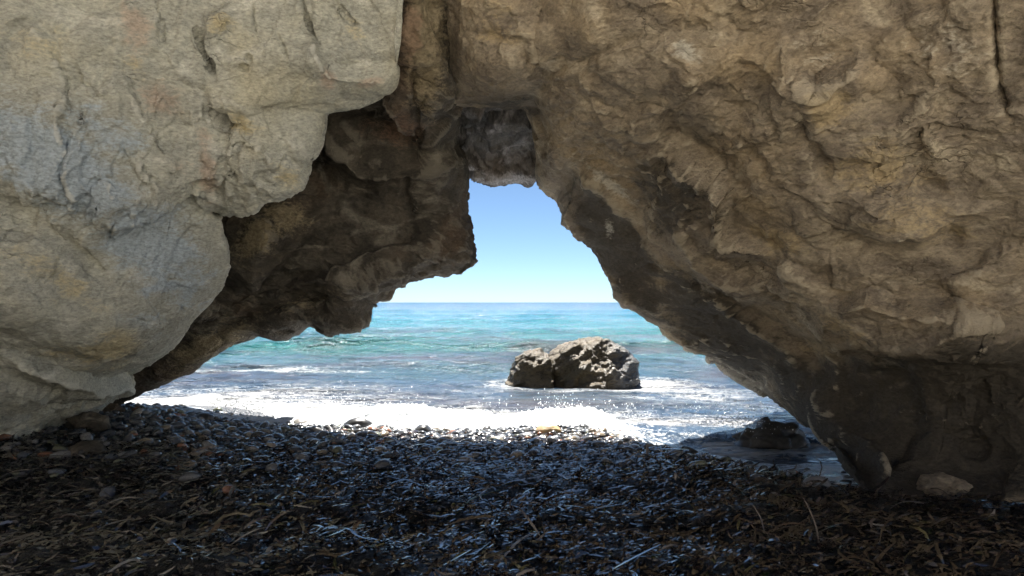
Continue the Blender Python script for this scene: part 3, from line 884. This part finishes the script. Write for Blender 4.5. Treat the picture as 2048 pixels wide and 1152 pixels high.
# ------------------------------------------------------------------ breaking wave, wash and spray
def foam_material(name, blue):
    t = NT(name)
    p = t.pos()
    n1 = t.noise(t.pos(scale=(0.8, 1, 1)), 8, 7, 0.72, 0.8).outputs[0]
    n2 = t.noise(p, 60, 4, 0.75).outputs[0]
    hole = t.vor(p, 14, 'DISTANCE_TO_EDGE').outputs['Distance']
    k = t.math('ADD', t.attr('cover'), t.math('MULTIPLY', t.math('SUBTRACT', n1, 0.5), 3.2))
    m = t.math('MULTIPLY', t.rng(k, 0.2, 0.6), t.rng(t.math('SUBTRACT', hole, t.math('MULTIPLY', k, 0.12)), 0.0, 0.2, 1.0, 0.75))
    c = t.mix(m, blue, t.mix(t.rng(n2, 0.3, 0.7), (0.70, 0.78, 0.86), (0.93, 0.94, 0.95)))
    h = t.math('ADD', t.math('MULTIPLY', n1, 1.6), t.math('ADD', t.math('MULTIPLY', n2, 0.8), t.math('MULTIPLY', hole, 0.6)))
    sh = t.bsdf(c, t.rng(m, 0, 1, 0.08, 0.75), t.bump(h, 0.9, 0.035), 0.4, 1.33)
    tr = t.n('ShaderNodeBsdfTransparent')
    rim = t.rng(t.math('ADD', t.attr('rim'), t.math('MULTIPLY', t.math('SUBTRACT', n1, 0.5), 2.4)), 0.42, 0.55)
    mx = t.n('ShaderNodeMixShader')
    t.s(mx.inputs[0], rim); t.s(mx.inputs[1], tr.outputs[0]); t.s(mx.inputs[2], sh)
    return t.done(mx.outputs[0])


M_foam = foam_material('sea_foam', (0.07, 0.11, 0.17))


def breaking_wave():
    nx, nt_ = 620, 130
    x = np.linspace(-6.6, 4.2, nx); tt = np.linspace(-1.15, 2.0, nt_)
    X, T = np.meshgrid(x, tt)
    base = np.stack([X, T, np.zeros_like(X)], -1).reshape(-1, 3)
    jag = (0.40 * fbm(np.stack([X, X * 0, X * 0], -1).reshape(-1, 3) * 1.3 + 4, 4)).reshape(X.shape)
    Y = roll_line(X) + 0.15 + T + jag
    hc = (0.25 + 0.20 * fbm(np.stack([X, X * 0 + 3, X * 0], -1).reshape(-1, 3) * 0.9, 3)).reshape(X.shape)
    hc = hc * (0.15 + 0.85 * sstep(-4.0, -1.7, X)) * (1 - 0.8 * sstep(1.1, 2.0, X))
    prof = np.where(T < 0.25, sstep(-0.8, 0.25, T) ** 0.8, np.exp(-((T - 0.25) / 0.65) ** 2))
    foot = ground_z(X, Y) + 0.015
    back = SEA + 0.03
    low = foot + (back - foot) * sstep(-0.2, 0.5, T)
    Z = low + hc * prof
    G = np.stack([X, Y, Z], -1)
    N = grid_normals(G).reshape(-1, 3)
    N *= np.sign(N[:, 2:3] + 1e-9)
    P = G.reshape(-1, 3)
    amp = (0.15 + prof).ravel() * sstep(-1.1, -0.6, T).ravel() * sstep(2.0, 1.2, T).ravel()
    bil = 1 - np.abs(fbm(P * np.array([2.2, 4.5, 4.5]) + 2, 3)) * 2.2
    bil2 = 1 - np.abs(fbm(P * 17 + 8, 3)) * 2.2
    sp = np.maximum(fbm(P * np.array([13, 13, 5]) + 21, 3), 0) ** 1.5
    amp = amp * (1 - 0.6 * sstep(1.2, 2.0, P[:, 0]))
    P = P + N * (amp * (0.05 * (bil - 0.5) + 0.014 * (bil2 - 0.5) + 0.012 * fbm(P * 34, 2)))[:, None]
    P[:, 2] += amp * 0.11 * sp * sstep(-0.6, 0.1, T.ravel()) * (1 - 0.6 * sstep(-1.6, -2.4, P[:, 0]))
    cov = 0.22 + 0.5 * amp * (1 - 0.3 * sstep(0.9, 2.0, P[:, 0])) + 0.25 * sstep(2.6, 0.5, P[:, 0])
    cov += -0.20 * sstep(1.2, 1.9, P[:, 0]) + 0.22 * sstep(1.3, 0.8, P[:, 0]) + 0.15 * sstep(-1.8, -2.6, P[:, 0]) * sstep(0.3, -0.3, T.ravel())
    cov -= 0.45 * sstep(2.4, 3.2, P[:, 0]) * sstep(0.0, 0.5, T.ravel())
    cov *= 1 - 0.5 * sstep(0.7, 1.6, T.ravel())
    rim = sstep(-1.12, -0.35, T).ravel() * sstep(2.0, 0.7, T).ravel() * sstep(4.2, 3.6, X).ravel()
    o = mesh_np('breaking_wave', P, grid_quads(nt_, nx), M_foam, attrs={'cover': cov, 'rim': rim})
    tag(o, 'white foaming wave breaking along the edge of the shingle beach', 'wave')


breaking_wave()


def spray():
    n = 2600
    V = np.array([(1, 0, 0), (-1, 0, 0), (0, 1, 0), (0, -1, 0), (0, 0, 1), (0, 0, -1)], float)
    T = np.array([(0, 2, 4), (2, 1, 4), (1, 3, 4), (3, 0, 4), (2, 0, 5), (1, 2, 5), (3, 1, 5), (0, 3, 5)])
    cx = RNG.choice([-3.9, -3.2, -2.4, -1.4, -0.3, 0.7, 1.6, 2.6, 3.1], n, p=[0.16, 0.16, 0.14, 0.08, 0.06, 0.08, 0.08, 0.14, 0.10])
    x = cx + RNG.normal(0, 0.22, n)
    y = roll_line(x) + 0.35 + RNG.normal(0, 0.28, n)
    z = SEA + 0.18 + np.abs(RNG.normal(0, 0.14, n)) + 0.12 * RNG.random(n)
    r = 0.0025 * (4.0 ** RNG.random(n))
    P = V[None] * r[:, None, None] * np.array([1, 1, 1.3]) + np.stack([x, y, z], 1)[:, None]
    Q = (T[None] + (np.arange(n) * 6)[:, None, None]).reshape(-1, 3)
    t = NT('spray_drops')
    o = mesh_np('spray', P.reshape(-1, 3), Q, t.done(t.bsdf((0.85, 0.87, 0.9), 0.25, None, 0.5, 1.33)))
    tag(o, 'fine spray drops thrown up over the breaking wave', 'spray', kind='stuff')


spray()

# thin wash of water and foam running up between the pebbles
t = NT('thin_wash')
p = t.pos()
e = t.vor(t.pos(scale=(0.7, 1, 1)), 9, 'SMOOTH_F1').outputs['Distance']
fz = t.noise(t.pos(scale=(0.7, 1.2, 1)), 7, 8, 0.75, 1.2).outputs[0]
cov = t.attr('cover')
k = t.math('ADD', cov, t.math('MULTIPLY', t.math('SUBTRACT', fz, 0.5), 3.2))
m = t.math('MULTIPLY', t.rng(k, 0.45, 0.8), t.rng(e, 0.1, 0.5, 0.35, 1.0))
film = t.bsdf((0.06, 0.085, 0.12), 0.06, t.bump(fz, 0.6, 0.025), 1.0, 1.4)
tr = t.n('ShaderNodeBsdfTransparent')
mx = t.n('ShaderNodeMixShader'); t.s(mx.inputs[0], t.rng(k, 0.05, 0.4, 0.0, 0.8)); t.s(mx.inputs[1], tr.outputs[0]); t.s(mx.inputs[2], film)
fw = t.bsdf((0.82, 0.88, 0.94), 0.7, t.bump(fz, 0.6, 0.03), 0.3)
m2 = t.n('ShaderNodeMixShader'); t.s(m2.inputs[0], m); t.s(m2.inputs[1], mx.outputs[0]); t.s(m2.inputs[2], fw)
M_wash = t.done(m2.outputs[0])

wx = np.linspace(-5.2, 3.9, 260); wt = np.linspace(0, 1, 90)
WX, WT = np.meshgrid(wx, wt)
WY = (shore(WX) - 1.5) * (1 - WT) + (roll_line(WX) + 0.6) * WT
WT = WY - shore(WX)
WZ = ground_z(WX, WY) + 0.022 + 0.015 * fbm(np.stack([WX, WY, WX * 0], -1).reshape(-1, 3) * 5, 3).reshape(WX.shape)
reach = -0.55 - 0.55 * sstep(0.5, 2.2, WX) + 0.35 * sstep(-1.0, -2.5, WX)
wc = sstep(reach - 0.35, reach + 0.6, WT) * 0.5 + 0.15 * sstep(1.2, 2.2, WX) * sstep(-1.6, -0.6, WT)
wc = (wc + 0.12 * sstep(0.9, 1.6, WX) * sstep(-1.4, -0.9, WT)) * sstep(-1.5, -1.2, WT)
tag(mesh_np('wash', np.stack([WX, WY, WZ], -1).reshape(-1, 3), grid_quads(*WX.shape), M_wash, attrs={'cover': wc.ravel()}),
    'thin sheet of foamy water running back over the pebbles', 'foam', kind='stuff')


# ------------------------------------------------------------------ pebbles
def ico(sub):
    import bmesh
    bm = bmesh.new(); bmesh.ops.create_icosphere(bm, subdivisions=sub, radius=1.0)
    V = np.array([v.co[:] for v in bm.verts]); T = np.array([[v.index for v in f.verts] for f in bm.faces])
    bm.free()
    return V, T


def scatter(V, T, C, S, yaw, tilt, col, rough=0.14, seed=0):
    """many little stones in one mesh"""
    n, m = len(C), len(V)
    L = V[None] * S[:, None, :]
    off = RNG.random((n, 1, 3)) * 200
    nz = pnoise((V[None] * 1.2 + off).reshape(-1, 3)).reshape(n, m, 1)
    L = L * (1 + rough * nz)
    ct, st = np.cos(tilt)[:, None], np.sin(tilt)[:, None]
    x, y, z = L[..., 0], L[..., 1] * ct - L[..., 2] * st, L[..., 1] * st + L[..., 2] * ct
    cy, sy_ = np.cos(yaw)[:, None], np.sin(yaw)[:, None]
    P = np.stack([x * cy - y * sy_, x * sy_ + y * cy, z], -1) + C[:, None]
    Q = T[None] + (np.arange(n) * m)[:, None, None]
    return P.reshape(-1, 3), Q.reshape(-1, 3), np.repeat(col, m, 0)


PAL = np.array([(0.050, 0.052, 0.056), (0.075, 0.075, 0.076), (0.11, 0.11, 0.11), (0.035, 0.037, 0.042), (0.12, 0.10, 0.075), (0.14, 0.07, 0.045),
                (0.20, 0.19, 0.17), (0.08, 0.085, 0.06), (0.30, 0.27, 0.22), (0.06, 0.065, 0.075)])
TONE = ['charcoal', 'dark grey', 'mid grey', 'blackish', 'brown', 'rust red', 'light grey', 'olive', 'cream', 'blue grey']
PAL = np.minimum(PAL * 2.0, np.array([0.32, 0.29, 0.25]))
PW = np.array([0.2, 0.18, 0.12, 0.17, 0.07, 0.05, 0.06, 0.05, 0.02, 0.08])

t = NT('pebble_stone')
p = t.pos()
c = t.mix(0.6, t.attr('tone', True), t.mix(t.rng(t.noise(p, 70, 4, 0.7).outputs[0], 0.3, 0.7), (0.6, 0.6, 0.6), (1.3, 1.3, 1.3)), 'MULTIPLY')
M_peb = t.done(t.bsdf(c, 0.2, t.bump(t.noise(p, 160, 2).outputs[0], 0.3, 0.004), 0.5))
t = NT('loose_pebble_stone')
oi = t.n('ShaderNodeObjectInfo')
p = t.pos()
c = t.mix(0.6, oi.outputs['Color'], t.mix(t.rng(t.noise(p, 70, 4, 0.7).outputs[0], 0.3, 0.7), (0.6, 0.6, 0.6), (1.3, 1.3, 1.3)), 'MULTIPLY')
M_peb1 = t.done(t.bsdf(c, 0.2, t.bump(t.noise(p, 160, 2).outputs[0], 0.3, 0.004), 0.5))


def pebble_field(n, rlo, rhi, y0, y1, dens):
    out = []
    while len(out) < n:
        y = RNG.uniform(y0, y1, 4000); x = RNG.uniform(-1, 1, 4000) * (0.75 * y + 0.4)
        keep = RNG.random(4000) < dens(x, y)
        out += list(zip(x[keep], y[keep]))
    A = np.array(out[:n])
    r = rlo * (rhi / rlo) ** (RNG.random(n) ** 1.6)
    return A[:, 0], A[:, 1], r


def dens_p(x, y):
    d = sstep(5.6, 7.6, y - 0.4 * sstep(0, -3, x) * -2.0) * sstep(0.9, -0.2, y - shore(x))
    d = d * (1 - 0.75 * sstep(1.0, 1.6, x) * sstep(-1.1, -0.6, y - shore(x)))
    return d * (0.45 + 0.55 * sstep(-3.5, -1.0, y - shore(x))) * (y / 10)


V1, T1 = ico(1); V2, T2 = ico(2)
px_, py_, pr_ = pebble_field(9500, 0.010, 0.026, 5.0, 11.6, dens_p)
S = np.stack([pr_ * RNG.uniform(0.9, 1.5, len(pr_)), pr_, pr_ * RNG.uniform(0.45, 0.85, len(pr_))], 1)
Cn = np.stack([px_, py_, ground_z(px_, py_) + S[:, 2] * 0.5], 1)
colr = PAL[RNG.choice(len(PAL), len(pr_), p=PW)] * RNG.uniform(0.7, 1.25, (len(pr_), 1))
I0 = ico(1)
P0, Q0, K0 = scatter(*I0, Cn, S, RNG.uniform(0, 6.28, len(pr_)), RNG.normal(0, 0.3, len(pr_)), colr)
px_, py_, pr_ = pebble_field(2600, 0.026, 0.062, 5.2, 11.0, dens_p)
# the 300 that show largest become pebbles of their own
vis = pr_ / py_
vis[np.abs(px_ / py_) > 0.66] = 0
own = np.argsort(-vis)[:285]
rest = np.setdiff1d(np.arange(len(pr_)), own)
S = np.stack([pr_ * RNG.uniform(0.95, 1.6, len(pr_)), pr_, pr_ * RNG.uniform(0.5, 0.8, len(pr_))], 1)
Cn = np.stack([px_, py_, ground_z(px_, py_) + S[:, 2] * 0.55 + 0.008], 1)
colr = PAL[RNG.choice(len(PAL), len(pr_), p=PW)] * RNG.uniform(0.7, 1.25, (len(pr_), 1))
P1, Q1, K1 = scatter(V2[:42] if False else V1, T1, Cn[rest], S[rest], RNG.uniform(0, 6.28, len(rest)), RNG.normal(0, 0.25, len(rest)), colr[rest])
sh = mesh_np('shingle', np.concatenate([P0, P1]), np.concatenate([Q0, Q1 + len(P0)]), M_peb, colors={'tone': np.concatenate([K0, K1])})
tag(sh, 'small wet dark pebbles covering the beach up to the surf', 'pebbles', kind='stuff')

protos = []
for k in range(7):
    nz = pnoise(V2 * 1.1 + k * 13.7)
    nz2 = pnoise(V2 * 2.6 + k * 5.1)
    Vp = V2 * np.array([1.25 + 0.06 * k, 1.0, 0.62 + 0.03 * (k % 3)]) * (1 + 0.16 * nz + 0.05 * nz2)[:, None]
    me_o = mesh_np('pebble', Vp, T2, M_peb1)
    protos.append(me_o.data)
    bpy.data.objects.remove(me_o)
for i in own:
    o = bpy.data.objects.new('pebble', protos[i % 7])
    s_ = pr_[i]
    o.location = tuple(Cn[i]); o.scale = (s_, s_, s_)
    o.rotation_euler = (RNG.normal(0, 0.25), RNG.normal(0, 0.25), RNG.uniform(0, 6.28))
    COL.objects.link(o)
    x, y = px_[i], py_[i]
    ti = RNG.choice(len(PAL), p=PW)
    o.color = (*PAL[ti], 1)
    tone = TONE[ti]
    shape = ('flat oval', 'rounded', 'long', 'egg shaped', 'blunt', 'smooth', 'broad')[i % 7]
    if x < -2.2: lab, gr = 'on the shaded shingle beside the pale slab', 'pebbles beside the pale slab'
    elif x > 1.6: lab, gr = 'on the dark beach towards the foot of the brown wall', 'pebbles towards the brown wall'
    elif y > 7.6: lab, gr = 'in the strip of shingle just below the breaking wave', 'pebbles below the wave'
    else: lab, gr = 'half buried in seaweed in the middle of the beach', 'pebbles in the seaweed'
    tag(o, f'{tone} {shape} pebble {lab}', 'pebble', gr)


def stone(name, loc, rad, mat, label, cat, seed, fac=0.12, rz=0.0, sub=4):
    V, T = ico(sub)
    f, _, _ = facets(V * 1.7 + seed)
    L = V * (1 + 0.12 * fbm(V * 1.3 + seed, 3) + fac * f + 0.03 * fbm(V * 6 + seed, 3))[:, None] * np.array(rad)
    o = mesh_np(name, L, T, mat)
    o.location = loc; o.rotation_euler = (0, 0, rz)
    tag(o, label, cat)
    return o


def plain_stone(name, c1, c2, rough, scale=14):
    t = NT(name)
    g = t.n('ShaderNodeTexCoord').outputs['Object']
    n = t.noise(g, scale, 6, 0.65).outputs[0]
    c = t.mix(t.rng(n, 0.3, 0.7), c1, c2)
    return t.done(t.bsdf(c, rough, t.bump(t.noise(g, scale * 5, 4).outputs[0], 0.5, 0.006), 0.5))


M_tan = plain_stone('tan_stone', (0.34, 0.23, 0.11), (0.46, 0.34, 0.18), 0.55)
M_cob = plain_stone('dark_cobble', (0.03, 0.032, 0.036), (0.08, 0.08, 0.082), 0.3)
gz = lambda x, y: float(ground_z(np.array([x]), np.array([y]))[0])
stone('tan_stone', (0.41, 8.35, gz(0.41, 8.35) + 0.035), (0.145, 0.10, 0.072), M_tan, 'smooth tan stone lying alone in the sun below the breaking wave', 'stone', 3, 0.05)
for k, (x, y, r, lab) in enumerate([
        (-1.95, 9.35, 0.13, 'dark cobble at the foam edge below the shaded end of the wave'),
        (-1.05, 8.75, 0.10, 'dark cobble at the border of the sunlit shingle'),
        (1.72, 7.3, 0.10, 'dark cobble where the foam runs out beside the sunlit patch'),
        (-2.75, 9.6, 0.10, 'pale grey cobble touched by the foam near the dark overhang'),
        (2.45, 5.95, 0.085, 'pale oval cobble lying in front of the foot of the brown wall'),
        (-3.9, 9.4, 0.09, 'dark cobble on the bank between pale slab and foam')]):
    m_ = plain_stone('pale_cobble', (0.22, 0.21, 0.2), (0.34, 0.32, 0.3), 0.4) if 'pale' in lab.split()[0] else M_cob
    stone('cobble', (x, y, gz(x, y) + r * 0.35), (r * 1.35, r, r * 0.75), m_, lab, 'cobble', k * 7.0 + 1, 0.1, RNG.uniform(0, 6), 3)

# ------------------------------------------------------------------ boulder in the water
t = NT('wet_boulder')
p = t.pos()
n1 = t.noise(p, 2.2, 6, 0.65, 0.5).outputs[0]
n2 = t.noise(t.pos(scale=(1, 1, 2.5), rot=(0, 0.7, 0)), 12, 5, 0.7, 0.4).outputs[0]
c = t.mix(t.rng(n1, 0.35, 0.65), (0.06, 0.043, 0.023), (0.14, 0.105, 0.056))
c = t.mix(t.rng(n2, 0.4, 0.75, 0, 0.7), c, (0.18, 0.135, 0.072))
sx_ = t.n('ShaderNodeSeparateXYZ'); t.s(sx_.inputs[0], p)
c = t.mix(t.math('MULTIPLY', t.rng(sx_.outputs[0], 1.9, 2.5), t.rng(n2, 0.3, 0.6)), c, (0.09, 0.10, 0.115))
M_wet = t.done(t.bsdf(c, t.rng(n2, 0.3, 0.7, 0.22, 0.5), t.bump(t.math('ADD', n1, n2), 0.9, 0.06), 0.3))


def lump(name, rad, cen, planes, parent, seed, nlat=140, nlon=240):
    """a cleaved block: the inside of many planes round an ellipsoid, then bedding and chips"""
    th = np.linspace(0.001, math.pi - 0.001, nlat); ph = np.linspace(0, 2 * math.pi, nlon, endpoint=False)
    TH, PH = np.meshgrid(th, ph, indexing='ij')
    D = np.stack([np.sin(TH) * np.cos(PH), np.sin(TH) * np.sin(PH), np.cos(TH)], -1).reshape(-1, 3)
    rg = np.random.default_rng(int(seed))
    N = rg.normal(size=(46, 3)); N /= np.linalg.norm(N, axis=1)[:, None]
    dist = np.linalg.norm(N * np.array(rad), axis=1) * rg.uniform(0.80, 1.02, 46)
    for n_, d_ in planes:
        n_ = np.array(n_, float); N = np.vstack([N, n_ / np.linalg.norm(n_)]); dist = np.append(dist, d_)
    Dw = D + 0.07 * np.stack([fbm(D * 3 + seed + q, 3) for q in (0, 20, 40)], 1)
    nd = Dw @ N.T
    r = np.where(nd > 0.05, dist / np.maximum(nd, 0.05), 9.0)
    rs = np.sort(r, 1)
    r = rs[:, 0] - 0.03 * np.exp(-(rs[:, 1] - rs[:, 0]) / 0.05)
    P = np.array(cen) + D * r[:, None]
    Rm = np.array([[0.85, 0, 0.53], [0, 1, 0], [-0.53, 0, 0.85]])
    f1, _, _ = facets((P @ Rm.T) * np.array([2.0, 2.0, 4.0]) + seed); f2, _, _ = facets((P @ Rm.T) * np.array([5, 5, 11]) + seed)
    st = ridged((P @ Rm.T) * np.array([1.5, 1.5, 6]) + seed, 3) - 0.45
    P = P + D * (0.07 * f1 + 0.025 * f2 + 0.02 * st)[:, None]
    i = np.arange(nlat * nlon).reshape(nlat, nlon)
    j = np.roll(i, -1, 1)
    Q = np.stack([i[:-1], i[1:], j[1:], j[:-1]], -1).reshape(-1, 4)
    return mesh_np(name, P, Q, M_wet, parent)


bo = tag(empty('sea_boulder', (BLD[0], BLD[1], SEA)), 'wet brown boulder with a cleft standing in the shallow water', 'boulder')
lump('main_mass', (1.22, 0.95, 1.05), (0.36, 0.0, 0.12), [((-0.12, -0.1, 1), 0.86), ((0.75, 0, 0.62), 1.0), ((-0.55, -0.2, 0.8), 0.88), ((0.2, -1, 0.75), 0.72), ((-0.7, -0.7, 0.2), 0.8)], bo, 4)
lump('side_lump', (0.58, 0.66, 0.72), (-0.98, -0.05, 0.12), [((-0.3, -0.2, 1), 0.66), ((0.2, -1, 0.6), 0.55), ((-1, -0.2, 0.45), 0.52)], bo, 9, 120, 200)

# the small rock in the surf under the brown wall
for k, (x, y, r, lab) in enumerate([
        (2.95, 6.0, 0.10, 'small broken rock lying against the foot of the brown wall'),
        (3.35, 5.75, 0.14, 'larger broken rock lying against the foot of the brown wall'),
        (-3.75, 6.5, 0.13, 'broken rock lying at the foot of the pale slab'),
        (-4.35, 7.6, 0.16, 'largest broken rock under the pale slab'),
        (-4.9, 9.0, 0.12, 'broken rock tucked between pale slab and dark overhang')]):
    stone('fallen_rock', (x, y, gz(x, y) + r * 0.2), (r * 1.4, r, r * 0.8), M_right if x > 0 else M_alcove, lab, 'rock', k * 5.0 + 2, 0.3, RNG.uniform(0, 6), 4)
wr = stone('surf_rock', (3.3, 9.35, -0.44), (0.50, 0.34, 0.30), plain_stone('black_wet_rock', (0.03, 0.028, 0.026), (0.08, 0.075, 0.068), 0.4), 'dark rounded rock with wave water pouring over it beneath the brown wall', 'rock', 17.0, 0.35, 0.3, 5)

# ------------------------------------------------------------------ seaweed litter
t = NT('dry_seagrass')
c = t.attr('tone', True)
M_weed = t.done(t.bsdf(c, 0.12, None, 1.0, 1.8))


def blades(n, y0, y1, dens, lmin, lmax, wid, palette, weights, lift=0.02, seg=4):
    out = []
    while len(out) < n:
        y = RNG.uniform(y0, y1, 6000); x = RNG.uniform(-1, 1, 6000) * (0.75 * y + 0.5)
        keep = RNG.random(6000) < dens(x, y)
        out += list(zip(x[keep], y[keep]))
    A = np.array(out[:n]); x, y = A.T
    L = lmin * (lmax / lmin) ** RNG.random(n)
    W = wid * RNG.uniform(0.6, 1.5, n)
    yaw = RNG.uniform(0, 2 * math.pi, n)
    flow = 0.35 + 1.2 * fbm(np.stack([x, y, x * 0], -1) * 0.7 + 60, 2)
    yaw = np.where(RNG.random(n) < 0.55, flow + RNG.normal(0, 0.45, n), yaw)
    pit = RNG.normal(0.03, 0.16, n); bend = RNG.normal(0, 1.0, n); curl = RNG.normal(-0.2, 0.5, n); roll = RNG.normal(0, 0.3, n)
    h = RNG.random(n) ** 1.5 * lift
    P = np.zeros((n, seg + 1, 2, 3))
    pos = np.stack([x, y, ground_z(x, y) + 0.004 + h], 1)
    ang = yaw - bend / 2; pt = pit - curl / 2
    for k in range(seg + 1):
        dirv = np.stack([np.cos(ang) * np.cos(pt), np.sin(ang) * np.cos(pt), np.sin(pt)], 1)
        side = np.stack([-np.sin(ang) * np.cos(roll), np.cos(ang) * np.cos(roll), np.sin(roll)], 1)
        w = W * (1.0 if 0 < k < seg else 0.45)
        P[:, k, 0] = pos + side * (w / 2)[:, None]
        P[:, k, 1] = pos - side * (w / 2)[:, None]
        pos = pos + dirv * (L / seg)[:, None]
        ang = ang + bend / seg; pt = pt + curl / seg
    idx = np.arange(n * (seg + 1) * 2).reshape(n, seg + 1, 2)
    Q = np.stack([idx[:, :-1, 0], idx[:, :-1, 1], idx[:, 1:, 1], idx[:, 1:, 0]], -1).reshape(-1, 4)
    col = np.array(palette)[RNG.choice(len(palette), n, p=weights)] * RNG.uniform(0.7, 1.3, (n, 1))
    return P.reshape(-1, 3), Q, np.repeat(col, (seg + 1) * 2, 0)


def dens_w(x, y):
    Pn = np.stack([x, y, x * 0], -1)
    k = sstep(8.8, 6.4, y + 0.9 * fbm(Pn * 0.8 + 12, 3) - 0.4 * sstep(1.0, 3.0, x) + 0.5 * sstep(-1.5, -4, x))
    k = k * (1 - sstep(0.9, 1.6, x) * sstep(-1.15, -0.7, y - shore(x)))
    return k * (y / 8.5) ** 0.8 * (0.5 + 0.5 * sstep(-0.3, 0.3, fbm(Pn * 2.2 + 3, 2)))


WP = [(0.016, 0.011, 0.010), (0.028, 0.018, 0.015), (0.035, 0.023, 0.023), (0.10, 0.08, 0.078), (0.045, 0.055, 0.015), (0.010, 0.008, 0.010), (0.24, 0.22, 0.21)]
WP = [tuple(1.0 * q for q in w_) for w_ in WP]
WW = [0.26, 0.22, 0.14, 0.09, 0.04, 0.20, 0.05]
Pb, Qb, Kb = blades(36000, 3.0, 8.6, dens_w, 0.03, 0.15, 0.015, WP, WW, 0.035, 3)
P2, Q2, K2 = blades(1100, 3.0, 8.2, dens_w, 0.14, 0.34, 0.017, WP, WW, 0.05, 4)
P3, Q3, K3 = blades(11000, 3.0, 8.8, dens_w, 0.018, 0.05, 0.026, WP, WW, 0.045, 2)
Qb = np.concatenate([Qb, Q2 + len(Pb), Q3 + len(Pb) + len(P2)]); Pb = np.concatenate([Pb, P2, P3]); Kb = np.concatenate([Kb, K2, K3])
tag(mesh_np('seagrass_litter', Pb, Qb, M_weed, colors={'tone': Kb}), 'dark wet seagrass leaves heaped over the near beach', 'seaweed', kind='stuff')


def strand(name, pts, w, col, label, cat, rough=0.5):
    """one bent leaf or twig, a flattened tube through the points"""
    pts = np.array(pts, float)
    s = np.linspace(0, len(pts) - 1, 18)
    C = pchip(np.arange(len(pts)), pts, s)
    Tn = np.gradient(C, axis=0); Tn /= np.linalg.norm(Tn, axis=1)[:, None]
    A = np.cross(Tn, np.array([0.2, 0.3, 1.0])); A /= np.linalg.norm(A, axis=1)[:, None]
    B = np.cross(Tn, A)
    tp = np.sin(np.linspace(0.35, math.pi - 0.25, 18)) ** 0.6
    k = 8
    an = np.linspace(0, 2 * math.pi, k, endpoint=False)
    P = C[:, None] + (A[:, None] * np.cos(an)[None, :, None] * w + B[:, None] * np.sin(an)[None, :, None] * w * 0.5) * tp[:, None, None]
    i = np.arange(18 * k).reshape(18, k); j = np.roll(i, -1, 1)
    Q = np.stack([i[:-1], i[1:], j[1:], j[:-1]], -1).reshape(-1, 4)
    m_ = plain_stone(name + '_stuff', tuple(np.array(col) * 0.7), tuple(np.array(col) * 1.2), rough, 30)
    tag(mesh_np(name, P.reshape(-1, 3), Q, m_), label, cat)


def on_ground(px, py, lift=0.02):
    d = EYE * F / (py - HY)
    x = (px - CX) / F * d
    for _ in range(6):
        z = gz(x, d)
        d = (EYE - z) * F / (py - HY); x = (px - CX) / F * d
    return np.array([x, d, z + lift])


a = on_ground(1640, 1108)
strand('dead_stalk', [a, a + (-0.01, 0.03, 0.12), a + (-0.03, 0.06, 0.2), a + (-0.06, 0.08, 0.27)], 0.009, (0.2, 0.16, 0.13), 'pale dead stalk bent upright from the seaweed before the brown wall', 'stalk')
a = on_ground(1530, 1075)
strand('dead_stalk', [a, a + (-0.01, 0.04, 0.08), a + (-0.04, 0.1, 0.15)], 0.008, (0.3, 0.26, 0.22), 'short pale dead stalk leaning out of the darkest seaweed', 'stalk')
strand('green_seagrass_leaf', [on_ground(905, 1042), on_ground(940, 1012, 0.04), on_ground(975, 995, 0.03), on_ground(1000, 985)], 0.008, (0.07, 0.11, 0.02), 'long bright green seagrass leaf lying across the dark litter', 'seaweed', 0.35)
strand('driftwood_twig', [on_ground(1000, 1140, 0.05), on_ground(1045, 1098, 0.06), on_ground(1100, 1075, 0.05)], 0.009, (0.33, 0.30, 0.28), 'pale grey driftwood twig nearest the middle of the beach', 'twig')
strand('driftwood_twig', [on_ground(690, 1040, 0.03), on_ground(720, 1020, 0.04), on_ground(760, 1012, 0.03)], 0.011, (0.26, 0.19, 0.15), 'brown driftwood twig in the litter below the pale slab', 'twig')
